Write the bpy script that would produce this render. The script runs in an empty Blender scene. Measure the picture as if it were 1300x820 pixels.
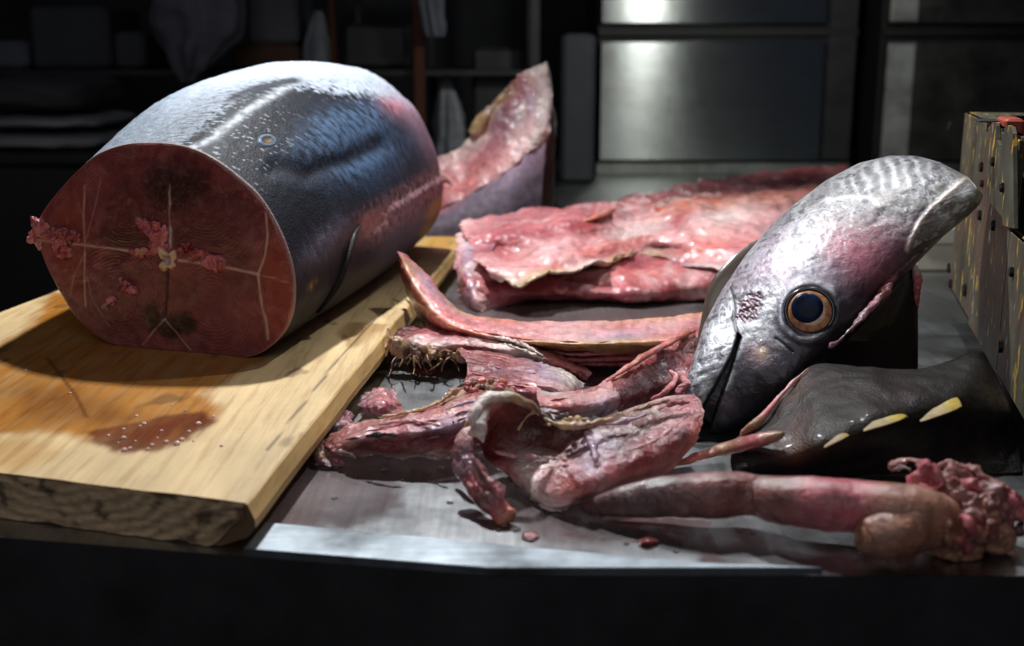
import bpy, math, random
import numpy as np
from mathutils import Vector
random.seed(7)
rng = np.random.default_rng(7)
scene = bpy.context.scene
COL = scene.collection
# ------------------------------------------------------------------ camera, light, exposure
TZ = 0.85                                   # top of the steel worktop
CAM = np.array([0.0, 0.0, TZ + 0.40])
FPX, CX, CY = 1400.0, 650.0, 365.0          # focal length in pixels of the 1300 x 820 frame
PITCH = math.atan((CY - 60.0) / FPX)
FWD = np.array([0, math.cos(PITCH), -math.sin(PITCH)])
UPV = np.array([0, math.sin(PITCH), math.cos(PITCH)])
cam_d = bpy.data.cameras.new('camera')
cam = bpy.data.objects.new('camera', cam_d)
COL.objects.link(cam)
cam.location = CAM
cam.rotation_euler = (math.pi / 2 - PITCH, 0, 0)
cam_d.sensor_width = 36.0
cam_d.lens = 36.0 * FPX / 1300.0
cam_d.shift_y = -(410.0 - CY) / 1300.0
cam_d.clip_start = 0.05
cam_d.dof.use_dof = True
cam_d.dof.focus_distance = 1.22
cam_d.dof.aperture_fstop = 3.8
scene.camera = cam

world = bpy.data.worlds.new('night_market')
scene.world = world
world.use_nodes = True
world.node_tree.nodes['Background'].inputs[0].default_value = (0.55, 0.65, 0.9, 1)
world.node_tree.nodes['Background'].inputs[1].default_value = 0.035

def lamp(name, kind, loc, target, power, color, size, angle=None, blend=0.6):
    d = bpy.data.lights.new(name, kind)
    d.energy = power
    d.color = color
    if kind == 'SPOT':
        d.spot_size = math.radians(angle); d.spot_blend = blend; d.shadow_soft_size = size
    elif kind == 'AREA':
        d.shape = 'DISK'; d.size = size
    else:
        d.shadow_soft_size = size
    o = bpy.data.objects.new(name, d)
    COL.objects.link(o)
    o.location = loc
    o.rotation_euler = (Vector(target) - Vector(loc)).to_track_quat('-Z', 'Y').to_euler()
    return o
lamp('stall_lamp', 'SPOT', (-0.26, 1.80, 2.12), (-0.05, 1.35, 0.9), 92, (0.94, 0.97, 1.0), 0.035, 108, 0.7)
lamp('far_lamp', 'SPOT', (0.555, 2.35, 1.66), (0.5, 3.4, 1.05), 15, (0.97, 1.0, 0.9), 0.05, 100, 0.6)
lamp('right_lamp', 'SPOT', (0.50, 1.75, 2.2), (0.48, 1.1, 0.9), 30, (0.96, 0.98, 1.0), 0.035, 80, 0.7)
lamp('front_fill', 'AREA', (-0.5, -1.3, 2.7), (0.0, 1.4, 0.9), 12.5, (1.0, 0.98, 0.99), 2.4)  # soft fill added on the viewer's side, no lamp known there

vs = scene.view_settings
vs.view_transform = 'Standard'
vs.look = 'None'
vs.exposure = 0.0
vs.gamma = 1.0
vs.use_curve_mapping = False

# ------------------------------------------------------------------ numeric helpers
def ray(px, py):
    px = np.asarray(px, float); py = np.asarray(py, float)
    a = (px - CX) / FPX; b = (CY - py) / FPX
    return np.stack([a, FWD[1] + b * UPV[1], FWD[2] + b * UPV[2]], -1)
def G(px, py, h=0.0):                       # point at height h above the worktop
    r = ray(px, py); t = (TZ + np.asarray(h, float) - CAM[2]) / r[..., 2]
    return CAM + r * t[..., None]
def Q(px, py, Y):                           # point at distance Y
    r = ray(px, py); t = np.asarray(Y, float) / r[..., 1]
    return CAM + r * t[..., None]
def lin(c):
    c = np.asarray(c, float) / 255.0
    return np.where(c <= 0.04045, c / 12.92, ((c + 0.055) / 1.055) ** 2.4)
def sstep(a, b, x):
    t = np.clip((x - a) / (b - a), 0, 1)
    return t * t * (3 - 2 * t)
_perm = np.concatenate([rng.permutation(256)] * 3)
_grad = rng.normal(size=(256, 3)); _grad /= np.linalg.norm(_grad, axis=1)[:, None]
def noise(p, seed=0):
    p = np.asarray(p, float) + seed * 17.31
    i = np.floor(p).astype(int); f = p - i
    u = f * f * f * (f * (f * 6 - 15) + 10)
    i &= 255
    out = 0
    for dx in (0, 1):
        for dy in (0, 1):
            for dz in (0, 1):
                h = _perm[_perm[_perm[(i[..., 0] + dx) & 255] + ((i[..., 1] + dy) & 255)] + ((i[..., 2] + dz) & 255)]
                g = _grad[h]
                d = f - np.array([dx, dy, dz])
                w = (u[..., 0] if dx else 1 - u[..., 0]) * (u[..., 1] if dy else 1 - u[..., 1]) * (u[..., 2] if dz else 1 - u[..., 2])
                out = out + w * (g * d).sum(-1)
    return out * 1.6
def fbm(p, octv=4, seed=0):
    p = np.asarray(p, float); s = 0; a = 1.0
    for k in range(octv):
        s = s + a * noise(p * 2 ** k, seed + k); a *= 0.5
    return s
def catmull(P, n):
    """resample control points (m, k) to n points along a Catmull-Rom spline"""
    P = np.asarray(P, float); m = len(P)
    if m == 2:
        t = np.linspace(0, 1, n).reshape((-1,) + (1,) * (P.ndim - 1))
        return P[0] * (1 - t) + P[1] * t
    E = np.concatenate([[2 * P[0] - P[1]], P, [2 * P[-1] - P[-2]]])
    t = np.linspace(0, m - 1, n); i = np.minimum(t.astype(int), m - 2); f = (t - i)
    f = f.reshape((-1,) + (1,) * (P.ndim - 1))
    a, b, c, d = E[i], E[i + 1], E[i + 2], E[i + 3]
    return 0.5 * (2 * b + (c - a) * f + (2 * a - 5 * b + 4 * c - d) * f ** 2 + (3 * b - a - 3 * c + d) * f ** 3)
def linear(P, n):
    P = np.asarray(P, float); t = np.linspace(0, len(P) - 1, n)
    i = np.minimum(t.astype(int), len(P) - 2); f = (t - i).reshape((-1,) + (1,) * (P.ndim - 1))
    return P[i] * (1 - f) + P[i + 1] * f
def seg_dist(x, y, pts):
    """distance from points to a polyline"""
    best = np.full(np.shape(x), 1e9)
    for (ax, ay), (bx, by) in zip(pts[:-1], pts[1:]):
        dx, dy = bx - ax, by - ay
        t = np.clip(((x - ax) * dx + (y - ay) * dy) / (dx * dx + dy * dy + 1e-12), 0, 1)
        best = np.minimum(best, np.hypot(x - ax - t * dx, y - ay - t * dy))
    return best
def poly_sd(x, y, pts):
    """signed distance to a polygon, negative inside"""
    d = seg_dist(x, y, list(pts) + [pts[0]])
    ins = np.zeros(np.shape(x), bool)
    n = len(pts)
    for k in range(n):
        (ax, ay), (bx, by) = pts[k], pts[(k + 1) % n]
        c = ((ay > y) != (by > y)) & (x < (bx - ax) * (y - ay) / (by - ay + 1e-12) + ax)
        ins ^= c
    return np.where(ins, -d, d)
def mixc(c, col, w):
    return c * (1 - w[..., None]) + np.asarray(col) * w[..., None]

# ------------------------------------------------------------------ object helpers
def link(name, verts, faces, mat=None, parent=None, smooth=True, col=None, uv=None, kind=None):
    me = bpy.data.meshes.new(name)
    verts = np.asarray(verts, float)
    if parent is not None:
        verts = verts - np.array(parent_origin(parent))
    me.from_pydata([tuple(v) for v in verts], [], faces if isinstance(faces, list) else faces.tolist())
    if smooth:
        me.polygons.foreach_set('use_smooth', [True] * len(me.polygons))
    if col is not None:
        a = me.color_attributes.new('Col', 'FLOAT_COLOR', 'POINT')
        rgba = np.ones((len(verts), 4)); rgba[:, :3] = np.clip(col, 0, 1)
        a.data.foreach_set('color', rgba.ravel())
    if uv is not None:
        u = me.attributes.new('uvp', 'FLOAT2', 'POINT')
        u.data.foreach_set('vector', np.asarray(uv, float).ravel())
    if mat: me.materials.append(mat)
    me.update()
    o = bpy.data.objects.new(name, me)
    COL.objects.link(o)
    if parent is not None: o.parent = parent
    if kind: o['kind'] = kind
    return o
def parent_origin(p):
    l = Vector((0, 0, 0))
    while p is not None:
        l = l + Vector(p.location); p = p.parent
    return l
def thing(name, label, cat, loc, group=None):
    o = bpy.data.objects.new(name, None)
    COL.objects.link(o)
    o.location = loc
    o.empty_display_size = 0.05
    return tag(o, label, cat, group)
def tag(o, label, cat, group=None, kind=None):
    o['label'] = label; o['category'] = cat
    if group: o['group'] = group
    if kind: o['kind'] = kind
    return o
def struct(o):
    o['kind'] = 'structure'
    return o
def grid_faces(nv, nu, closed=False, off=0):
    i = np.arange(nv - 1)[:, None]; j = np.arange(nu if closed else nu - 1)[None, :]
    j2 = (j + 1) % nu
    a = i * nu + j; b = i * nu + j2; c = (i + 1) * nu + j2; d = (i + 1) * nu + j
    return (np.stack([a, b, c, d], -1).reshape(-1, 4) + off)
def box_mesh(x0, x1, y0, y1, z0, z1, bev=0.0):
    """box with chamfered edges"""
    b = min(bev, (x1 - x0) / 2.01, (y1 - y0) / 2.01, (z1 - z0) / 2.01)
    if b <= 0:
        v = [(x, y, z) for x in (x0, x1) for y in (y0, y1) for z in (z0, z1)]
        f = [(0, 1, 3, 2), (4, 6, 7, 5), (0, 4, 5, 1), (2, 3, 7, 6), (0, 2, 6, 4), (1, 5, 7, 3)]
        return np.array(v), f
    v, f = [], []
    def ring(z, i):
        k = len(v)
        xa, xb, ya, yb = x0 + i, x1 - i, y0 + i, y1 - i
        v.extend([(xa + b, ya, z), (xb - b, ya, z), (xb, ya + b, z), (xb, yb - b, z), (xb - b, yb, z), (xa + b, yb, z), (xa, yb - b, z), (xa, ya + b, z)])
        return k
    r = [ring(z0, b), ring(z0 + b, 0), ring(z1 - b, 0), ring(z1, b)]
    for a, c in zip(r[:-1], r[1:]):
        for k in range(8):
            f.append((a + k, a + (k + 1) % 8, c + (k + 1) % 8, c + k))
    f.append(tuple(range(r[0] + 7, r[0] - 1, -1))); f.append(tuple(range(r[3], r[3] + 8)))
    return np.array(v, float), f
def box(name, x0, x1, y0, y1, z0, z1, mat, parent=None, bev=0.003, kind=None, rot=0.0, pivot=None):
    v, f = box_mesh(x0, x1, y0, y1, z0, z1, bev)
    if rot:
        p = np.array(pivot if pivot else ((x0 + x1) / 2, (y0 + y1) / 2))
        c, s = math.cos(rot), math.sin(rot); d = v[:, :2] - p
        v[:, 0] = p[0] + c * d[:, 0] - s * d[:, 1]; v[:, 1] = p[1] + s * d[:, 0] + c * d[:, 1]
    return link(name, v, f, mat, parent, smooth=False, kind=kind)
def merge(parts):
    V, F, C, k = [], [], [], 0
    for p in parts:
        v, f = p[0], p[1]
        V.append(v); F += [tuple(int(q) + k for q in ff) for ff in f]; k += len(v)
        if len(p) > 2: C.append(p[2])
    return np.concatenate(V), F, (np.concatenate(C) if C else None)
def normals_grid(T):
    du = np.gradient(T, axis=1); dv = np.gradient(T, axis=0)
    n = np.cross(du, dv); n /= np.linalg.norm(n, axis=-1)[..., None] + 1e-12
    return n
# palette of the meat, as sRGB
PAL = dict(red=(150, 48, 52), dred=(104, 30, 32), deep=(70, 20, 22), pink=(212, 126, 128), lpink=(232, 172, 170),
           white=(232, 212, 205), fat=(238, 222, 205), purple=(140, 92, 110), lilac=(182, 150, 172), orange=(208, 118, 94),
           yellow=(196, 160, 62), ytan=(205, 176, 128), tan=(160, 122, 88), brown=(96, 62, 46), dbrown=(42, 31, 27),
           salmon=(220, 120, 112), grey=(120, 104, 112), skin=(124, 108, 122), dark=(32, 27, 26), rose=(182, 86, 94))
for k in PAL: PAL[k] = lin(PAL[k])
def sheet_mesh(rows, thick=0.01, nu=90, nv=60, amp=0.003, freq=22, seed=0, rag=0.6, floor=TZ + 0.0012, pw=0.35, flip=False, fold=0.0):
    """a slab of flesh: control rows of (x, y, height, colour); rounded edge, noise relief; watertight"""
    P = np.array([[G(c[0], c[1], c[2]) if not (len(c) > 4) else Q(c[0], c[1], c[4]) for c in r] for r in rows])
    C = np.array([[PAL[c[3]] for c in r] for r in rows])
    T = catmull(P.transpose(1, 0, 2), nu).transpose(1, 0, 2)
    T = catmull(T, nv)
    K = linear(linear(C.transpose(1, 0, 2), nu).transpose(1, 0, 2), nv)
    K = K * 0.88 + K.mean(-1, keepdims=True) * 0.10
    n = normals_grid(T)
    if flip: n = -n
    if n[..., 2].mean() < 0 and not flip: n = -n
    q = T * freq
    d = fbm(q, 4, seed)
    ridged = 1 - np.abs(noise(q * 0.8, seed + 31)) * 2
    s = np.linspace(0, 1, nu)[None, :]; t = np.linspace(0, 1, nv)[:, None]
    T = T + n * (amp * d + fold * ridged)[..., None]
    edge = np.clip(1 - np.minimum(np.minimum(s, 1 - s) * 7, np.minimum(t, 1 - t) * 7), 0, 1)
    off = np.stack([fbm(q * 1.7, 4, seed + 5), fbm(q * 1.7, 4, seed + 6), 0 * d], -1)
    T = T + off * (amp * rag * edge)[..., None]
    T[..., 2] = np.maximum(T[..., 2], floor)
    tap = (np.sin(np.pi * s) ** pw) * (np.sin(np.pi * t) ** pw)
    B = T - n * (thick * tap)[..., None]
    B[..., 2] = np.where(B[..., 2] < floor, floor, B[..., 2])
    tone = 1 + 0.28 * fbm(T * 60, 3, seed + 11) + 0.12 * noise(T * 260, seed + 12)
    K = K * np.clip(tone, 0.45, 1.6)[..., None]
    nT = nu * nv
    idx = np.arange(nT).reshape(nv, nu)
    bi = idx.copy(); inner = np.zeros((nv, nu), bool); inner[1:-1, 1:-1] = True
    bi[inner] = nT + np.arange(inner.sum())
    V = np.concatenate([T.reshape(-1, 3), B[inner]])
    CC = np.concatenate([K.reshape(-1, 3), K[inner] * 0.9])
    f1 = np.stack([idx[:-1, :-1], idx[:-1, 1:], idx[1:, 1:], idx[1:, :-1]], -1).reshape(-1, 4)
    f2 = np.stack([bi[:-1, :-1], bi[1:, :-1], bi[1:, 1:], bi[:-1, 1:]], -1).reshape(-1, 4)
    if flip != (np.cross(np.gradient(T, axis=1), np.gradient(T, axis=0))[..., 2].mean() < 0):
        f1 = f1[:, ::-1]; f2 = f2[:, ::-1]
    U = np.stack(np.broadcast_arrays(s, t), -1)
    UV = np.concatenate([U.reshape(-1, 2), U[inner]])
    return V, np.concatenate([f1, f2]), CC, UV
def sheet(name, rows, mat, parent=None, **kw):
    V, F, C, U = sheet_mesh(rows, **kw)
    return link(name, V, F, mat, parent, True, C, U)
def tube_mesh(cps, nl=80, nr=28, amp=0.0, freq=30, seed=0, floor=TZ + 0.0012, flat=1.0, direct=False, tip=0.02):
    """cps: (x, y, height, radius in metres, colour [, distance]); closed ends"""
    if direct: P = np.array([c[:3] for c in cps], float)
    else: P = np.array([G(c[0], c[1], c[2]) if len(c) < 6 else Q(c[0], c[1], c[5]) for c in cps])
    R = np.array([[c[3]] for c in cps], float)
    C = np.array([PAL[c[4]] if isinstance(c[4], str) else c[4] for c in cps])
    S = catmull(P, nl); r = np.maximum(linear(R, nl)[:, 0], 0.0004); K = linear(C, nl)
    s = np.linspace(0, 1, nl)
    r = r * np.clip(np.sin(np.pi * np.clip(s, tip * 0.15, 1 - tip * 0.15)) / math.sin(math.pi * min(0.5, tip * 3)), 0, 1) ** 0.5
    tg = np.gradient(S, axis=0); tg /= np.linalg.norm(tg, axis=1)[:, None] + 1e-12
    up = np.array([0, 0, 1.0]); N = np.zeros_like(S)
    prev = np.cross(tg[0], up)
    if np.linalg.norm(prev) < 0.05: prev = np.array([1.0, 0, 0])
    for k in range(nl):
        v = prev - tg[k] * prev.dot(tg[k]); v /= np.linalg.norm(v) + 1e-12
        N[k] = v; prev = v
    Bn = np.cross(N, tg)
    a = np.linspace(0, 2 * np.pi, nr, endpoint=False)
    V = S[:, None] + r[:, None, None] * (N[:, None] * np.cos(a)[None, :, None] + flat * Bn[:, None] * np.sin(a)[None, :, None])
    if amp:
        dirn = V - S[:, None]; dirn /= np.linalg.norm(dirn, axis=-1)[..., None] + 1e-12
        V = V + dirn * (amp * fbm(V * freq, 4, seed))[..., None]
    V[..., 2] = np.maximum(V[..., 2], floor)
    KK = np.repeat(K[:, None], nr, 1)
    if amp:
        KK = KK * np.clip(1 + 0.3 * fbm(V * 60, 3, seed + 3), 0.4, 1.6)[..., None]
    F = [tuple(f[::-1]) for f in grid_faces(nl, nr, True)] + [tuple(range(nr)), tuple(range((nl - 1) * nr + nr - 1, (nl - 1) * nr - 1, -1))]
    U = np.stack(np.broadcast_arrays(s[:, None], np.linspace(0, 1, nr)[None]), -1)
    return V.reshape(-1, 3), F, KK.reshape(-1, 3), U.reshape(-1, 2)
def tube(name, cps, mat, parent=None, **kw):
    V, F, C, U = tube_mesh(cps, **kw)
    return link(name, V, F, mat, parent, True, C, U)
def blob_mesh(c, rad, col, amp=0.0, freq=30, seed=0, n=20, floor=TZ + 0.0012, rotz=0.0):
    th = np.linspace(0, np.pi, n)[:, None]; ph = np.linspace(0, 2 * np.pi, 2 * n, endpoint=False)[None]
    d = np.stack(np.broadcast_arrays(np.sin(th) * np.cos(ph), np.sin(th) * np.sin(ph), np.cos(th)), -1)
    V = d * np.array(rad)
    if rotz:
        cs, sn = math.cos(rotz), math.sin(rotz)
        V = np.stack([V[..., 0] * cs - V[..., 1] * sn, V[..., 0] * sn + V[..., 1] * cs, V[..., 2]], -1)
    V = V + np.array(c)
    if amp: V = V + d * (amp * fbm(V * freq, 4, seed))[..., None]
    V[..., 2] = np.maximum(V[..., 2], floor)
    K = np.broadcast_to(PAL[col] if isinstance(col, str) else col, V.shape).copy()
    if amp: K = K * np.clip(1 + 0.35 * fbm(V * 50, 3, seed + 2), 0.4, 1.7)[..., None]
    F = [tuple(f[::-1]) for f in grid_faces(n, 2 * n, True)]
    return V.reshape(-1, 3), F, K.reshape(-1, 3)

# ------------------------------------------------------------------ materials
def new_mat(name):
    m = bpy.data.materials.new(name); m.use_nodes = True
    nt = m.node_tree; return m, nt, nt.nodes, nt.links, nt.nodes['Principled BSDF']
def tex_noise(nt, vec, scale, detail=4, rough=0.55):
    n = nt.nodes.new('ShaderNodeTexNoise'); n.inputs['Scale'].default_value = scale
    n.inputs['Detail'].default_value = detail; n.inputs['Roughness'].default_value = rough
    if vec is not None: nt.links.new(vec, n.inputs['Vector'])
    return n
def coords(nt, which='Object', scale=(1, 1, 1)):
    c = nt.nodes.new('ShaderNodeTexCoord'); m = nt.nodes.new('ShaderNodeMapping')
    m.inputs['Scale'].default_value = scale
    nt.links.new(c.outputs[which], m.inputs['Vector'])
    return m.outputs['Vector']
def ramp(nt, fac, stops):
    r = nt.nodes.new('ShaderNodeValToRGB'); e = r.color_ramp.elements
    e[0].position, e[0].color = stops[0][0], (*stops[0][1], 1)
    e[1].position, e[1].color = stops[-1][0], (*stops[-1][1], 1)
    for p, c in stops[1:-1]:
        q = e.new(p); q.color = (*c, 1)
    nt.links.new(fac, r.inputs[0]); return r.outputs[0]
def mix(nt, a, b, fac, mode='MIX'):
    n = nt.nodes.new('ShaderNodeMix'); n.data_type = 'RGBA'; n.blend_type = mode
    for s, v in ((6, a), (7, b), (0, fac)):
        if hasattr(v, 'is_linked') or hasattr(v, 'links'): nt.links.new(v, n.inputs[s])
        elif s == 0: n.inputs[0].default_value = v
        else: n.inputs[s].default_value = (*v, 1)
    return n.outputs[2]
def vmath(nt, op, a, b):
    n = nt.nodes.new('ShaderNodeMath'); n.operation = op
    for k, v in ((0, a), (1, b)):
        if hasattr(v, 'links'): nt.links.new(v, n.inputs[k])
        else: n.inputs[k].default_value = v
    return n.outputs[0]
def bump(nt, height, strength, dist, prev=None):
    b = nt.nodes.new('ShaderNodeBump'); b.inputs['Strength'].default_value = strength; b.inputs['Distance'].default_value = dist
    nt.links.new(height, b.inputs['Height'])
    if prev is not None: nt.links.new(prev, b.inputs['Normal'])
    return b.outputs[0]
def attr(nt, name):
    a = nt.nodes.new('ShaderNodeAttribute'); a.attribute_name = name; return a
def meat_mat(name, rough=0.28, coat=0.7, fibre=(3, 60), fib_str=0.35, sss=0.12, bmp=0.5, bscale=70, pale=0.25, vscale=38, crough=0.075, spec=0.45):
    m, nt, N, L, p = new_mat(name)
    c = attr(nt, 'Col').outputs['Color']
    v = coords(nt)
    mp = N.new('ShaderNodeMapping'); mp.inputs['Scale'].default_value = (fibre[0], fibre[1], 1)
    L.new(attr(nt, 'uvp').outputs['Vector'], mp.inputs['Vector'])
    fn = tex_noise(nt, mp.outputs[0], 1.0, 5, 0.6)
    ff = ramp(nt, fn.outputs[0], [(0.3, (0.66, 0.6, 0.6)), (0.5, (1.08, 1.06, 1.06)), (0.72, (1.6, 1.5, 1.46))])
    c2 = mix(nt, c, ff, fib_str * 1.6, 'MULTIPLY')
    veins = tex_noise(nt, v, vscale, 6, 0.7)
    vf = ramp(nt, veins.outputs[0], [(0.5, (0, 0, 0)), (0.66, (1, 1, 1))])
    c3 = mix(nt, c2, (0.78, 0.56, 0.54), vmath(nt, 'MULTIPLY', vf, pale))
    L.new(c3, p.inputs['Base Color'])
    rn = tex_noise(nt, v, 45, 3)
    r = N.new('ShaderNodeMapRange'); L.new(rn.outputs[0], r.inputs[0])
    r.inputs[1].default_value = 0.3; r.inputs[2].default_value = 0.7; r.inputs[3].default_value = rough - 0.03; r.inputs[4].default_value = rough + 0.2
    L.new(r.outputs[0], p.inputs['Roughness'])
    p.inputs['Coat Weight'].default_value = coat; p.inputs['Coat Roughness'].default_value = crough
    p.inputs['Specular IOR Level'].default_value = spec
    p.inputs['Subsurface Weight'].default_value = sss; p.inputs['Subsurface Radius'].default_value = (0.012, 0.004, 0.003); p.inputs['Subsurface Scale'].default_value = 0.6
    b1 = bump(nt, tex_noise(nt, v, bscale, 5, 0.6).outputs[0], bmp, 0.006)
    b2 = bump(nt, fn.outputs[0], 0.35, 0.003, b1)
    L.new(b2, p.inputs['Normal']); L.new(b1, p.inputs['Coat Normal'])
    return m
def plain(name, rgb, rough=0.5, metal=0.0, coat=0.0, var=0.25, scale=12, bmp=0.15, bscale=60, spec=0.5):
    m, nt, N, L, p = new_mat(name)
    v = coords(nt)
    n = tex_noise(nt, v, scale, 5, 0.6)
    lo = tuple(x * (1 - var) for x in rgb); hi = tuple(min(1, x * (1 + var)) for x in rgb)
    L.new(ramp(nt, n.outputs[0], [(0.3, lo), (0.7, hi)]), p.inputs['Base Color'])
    p.inputs['Roughness'].default_value = rough; p.inputs['Metallic'].default_value = metal
    p.inputs['Coat Weight'].default_value = coat; p.inputs['Coat Roughness'].default_value = 0.1
    p.inputs['Specular IOR Level'].default_value = spec
    if bmp: L.new(bump(nt, tex_noise(nt, v, bscale, 4).outputs[0], bmp, 0.003), p.inputs['Normal'])
    return m
def steel(name, rgb, rough, scale=(4, 90, 4), aniso=0.0, bmp=0.08, film=False, arot=0.0, mott=0.62):
    m, nt, N, L, p = new_mat(name)
    v = coords(nt)
    br = tex_noise(nt, coords(nt, 'Object', scale), 3.0, 6, 0.7)
    sm = tex_noise(nt, v, 9, 5, 0.6)
    c = ramp(nt, br.outputs[0], [(0.3, tuple(x * 0.8 for x in rgb)), (0.7, tuple(min(1, x * 1.15) for x in rgb))])
    c = mix(nt, c, ramp(nt, sm.outputs[0], [(0.35, (mott, mott * 0.97, mott * 0.94)), (0.6, (1, 1, 1))]), 0.6 if mott > 0.5 else 1.0, 'MULTIPLY')
    p.inputs['Metallic'].default_value = 1.0
    r = N.new('ShaderNodeMapRange'); L.new(sm.outputs[0], r.inputs[0])
    r.inputs[1].default_value = 0.3; r.inputs[2].default_value = 0.7; r.inputs[3].default_value = rough - 0.06 * (mott < 0.8); r.inputs[4].default_value = rough + 0.08 * (mott < 0.8) + 0.02
    rr = r.outputs[0]
    if film:                                # drying blood and water, with brown reflections and shadow painted in
        a = attr(nt, 'Col'); f = a.outputs['Color']
        sep = N.new('ShaderNodeSeparateColor'); L.new(f, sep.inputs[0])
        c = mix(nt, c, (0.13, 0.032, 0.026), sep.outputs[0])
        L.new(vmath(nt, 'SUBTRACT', 1.0, vmath(nt, 'MULTIPLY', sep.outputs[0], 0.75)), p.inputs['Metallic'])
        rr = vmath(nt, 'MULTIPLY', rr, vmath(nt, 'SUBTRACT', 1.0, vmath(nt, 'MULTIPLY', sep.outputs[1], 0.55)))
    L.new(c, p.inputs['Base Color']); L.new(rr, p.inputs['Roughness'])
    if aniso:
        p.inputs['Anisotropic'].default_value = aniso
        p.inputs['Anisotropic Rotation'].default_value = arot
        t = N.new('ShaderNodeTangent'); t.direction_type = 'RADIAL'; t.axis = 'Z'
        L.new(t.outputs[0], p.inputs['Tangent'])
    b = bump(nt, br.outputs[0], bmp, 0.002)
    L.new(bump(nt, sm.outputs[0], 0.05, 0.01, b), p.inputs['Normal'])
    return m
M = {}
M['meat'] = meat_mat('raw_tuna_flesh')
M['membrane'] = meat_mat('wet_membrane', rough=0.18, coat=1.0, fibre=(4, 26), fib_str=0.3, bmp=0.85, bscale=75, pale=0.3)
M['bone'] = meat_mat('flesh_on_bone', rough=0.3, coat=0.7, fibre=(60, 5), fib_str=0.35, bmp=0.35, bscale=90, pale=0.2)
M['gut'] = meat_mat('stomach_lining', rough=0.40, coat=0.9, fibre=(50, 3), fib_str=0.22, bmp=0.6, bscale=90, sss=0.1, pale=0.15, crough=0.1, spec=0.3)
M['carcass'] = meat_mat('carcass_flesh', rough=0.32, coat=0.6, fibre=(3, 30), fib_str=0.3, bmp=0.5, bscale=40, pale=0.6, vscale=15)
M['steel_top'] = steel('worktop_steel', (0.46, 0.47, 0.48), 0.34, (60, 3, 3), film=True)
M['steel_rim'] = steel('rim_steel', (0.34, 0.38, 0.41), 0.42, (3, 60, 3), mott=0.3)
M['steel_cab'] = steel('cabinet_steel', (0.40, 0.42, 0.43), 0.25, (3, 3, 60), aniso=0.95, arot=0.25, mott=0.9)
M['steel_back'] = steel('back_counter_steel', (0.4, 0.41, 0.4), 0.4, (60, 3, 3))
M['black'] = plain('black_rubber', (0.012, 0.012, 0.013), 0.6)
M['dark_paint'] = plain('dark_painted_steel', (0.02, 0.02, 0.022), 0.55, var=0.5)
M['wall'] = plain('dark_wall', (0.03, 0.031, 0.035), 0.9, var=0.4, scale=3)  # one dark base colour with random mottling
M['floor'] = plain('wet_concrete', (0.03, 0.03, 0.03), 0.5, var=0.4, scale=4)

# ================================================================== the setting
struct(box('floor', -3.2, 3.2, -1.6, 4.8, -0.05, 0.0, M['floor'], bev=0))
struct(box('wall_back', -3.2, 3.2, 4.8, 4.9, 0, 3.0, M['wall'], bev=0))
struct(box('wall_left', -3.3, -3.2, -1.6, 4.9, 0, 3.0, M['wall'], bev=0))
struct(box('wall_right', 3.2, 3.3, -1.6, 4.9, 0, 3.0, M['wall'], bev=0))

# ================================================================== steel worktop
TX0, TX1, TY0, TY1 = -0.77, 1.15, float(G(650, 731)[1]), 2.55
wt = thing('worktop', 'long brushed steel worktop streaked with blood and water under the fish pieces', 'worktop', (0.2, 1.7, 0))
nx, ny = 420, 380
eA, eB = G(355, 710, 0), G(620, 731, 0)
def front_y(x): return np.maximum(TY0, eA[1] + (eB[1] - eA[1]) * (np.asarray(x, float) - eA[0]) / (eB[0] - eA[0]))
gx, gy = np.meshgrid(np.linspace(TX0, TX1, nx), np.linspace(0, 1, ny))
gy = front_y(gx) + (TY1 - front_y(gx)) * gy
def gp(pts, h=0.0): return [tuple(G(x, y, h)[:2]) for x, y in pts]
xyz = np.stack([gx, gy, np.full_like(gx, TZ)], -1)
nz = fbm(xyz * 9, 5, 3); nf = fbm(xyz * 30, 4, 4)
blood = np.zeros_like(gx); wet = np.zeros_like(gx)  # blood mask also carries painted reflections and shadow
for pts, k, soft in [([(770, 652), (900, 656), (925, 662), (915, 672), (830, 668), (775, 662)], 0.75, 0.004),
                     ([(884, 668), (905, 664), (916, 716), (894, 722)], 0.6, 0.004),
                     ([(640, 600), (760, 640), (800, 655), (770, 690), (700, 690), (650, 660)], 0.5, 0.02),  # shadow and red reflection in front of the collar, painted as film
                     ([(410, 640), (450, 600), (510, 602), (500, 640), (440, 672), (410, 668)], 0.45, 0.01),
                     ([(300, 560), (500, 570), (470, 600), (420, 680), (250, 690)], 0.55, 0.02),  # dark brown reflection beside the board, painted as film
                     ([(520, 455), (570, 448), (575, 470), (540, 478)], 0.7, 0.006),
                     ([(600, 390), (880, 385), (880, 420), (640, 425)], 0.6, 0.03)]:
    d = poly_sd(gx, gy, gp(pts)) + 0.012 * nz + 0.005 * nf
    w = 1 - sstep(-soft, soft, d)
    blood = np.maximum(blood, k * w); wet = np.maximum(wet, w)
d = seg_dist(gx, gy, gp([(720, 678), (760, 684), (820, 688)])) + 0.002 * nf
blood = np.maximum(blood, 0.9 * (1 - sstep(0.001, 0.004, d)))
blood = np.maximum(blood, 0.3 * sstep(0.45, 0.85, nz * 0.7 + nf * 0.4))
wet = np.maximum(wet * 0.6, 0.35 * sstep(0.0, 0.6, fbm(xyz * 6, 4, 9)))
link('steel_sheet', xyz.reshape(-1, 3), [tuple(f) for f in grid_faces(ny, nx)], M['steel_top'], wt, True, np.stack([blood, wet, 0 * wet], -1).reshape(-1, 3))
fxs = np.array([TX0, float(eB[0]), TX1]); fys = front_y(fxs)
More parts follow.
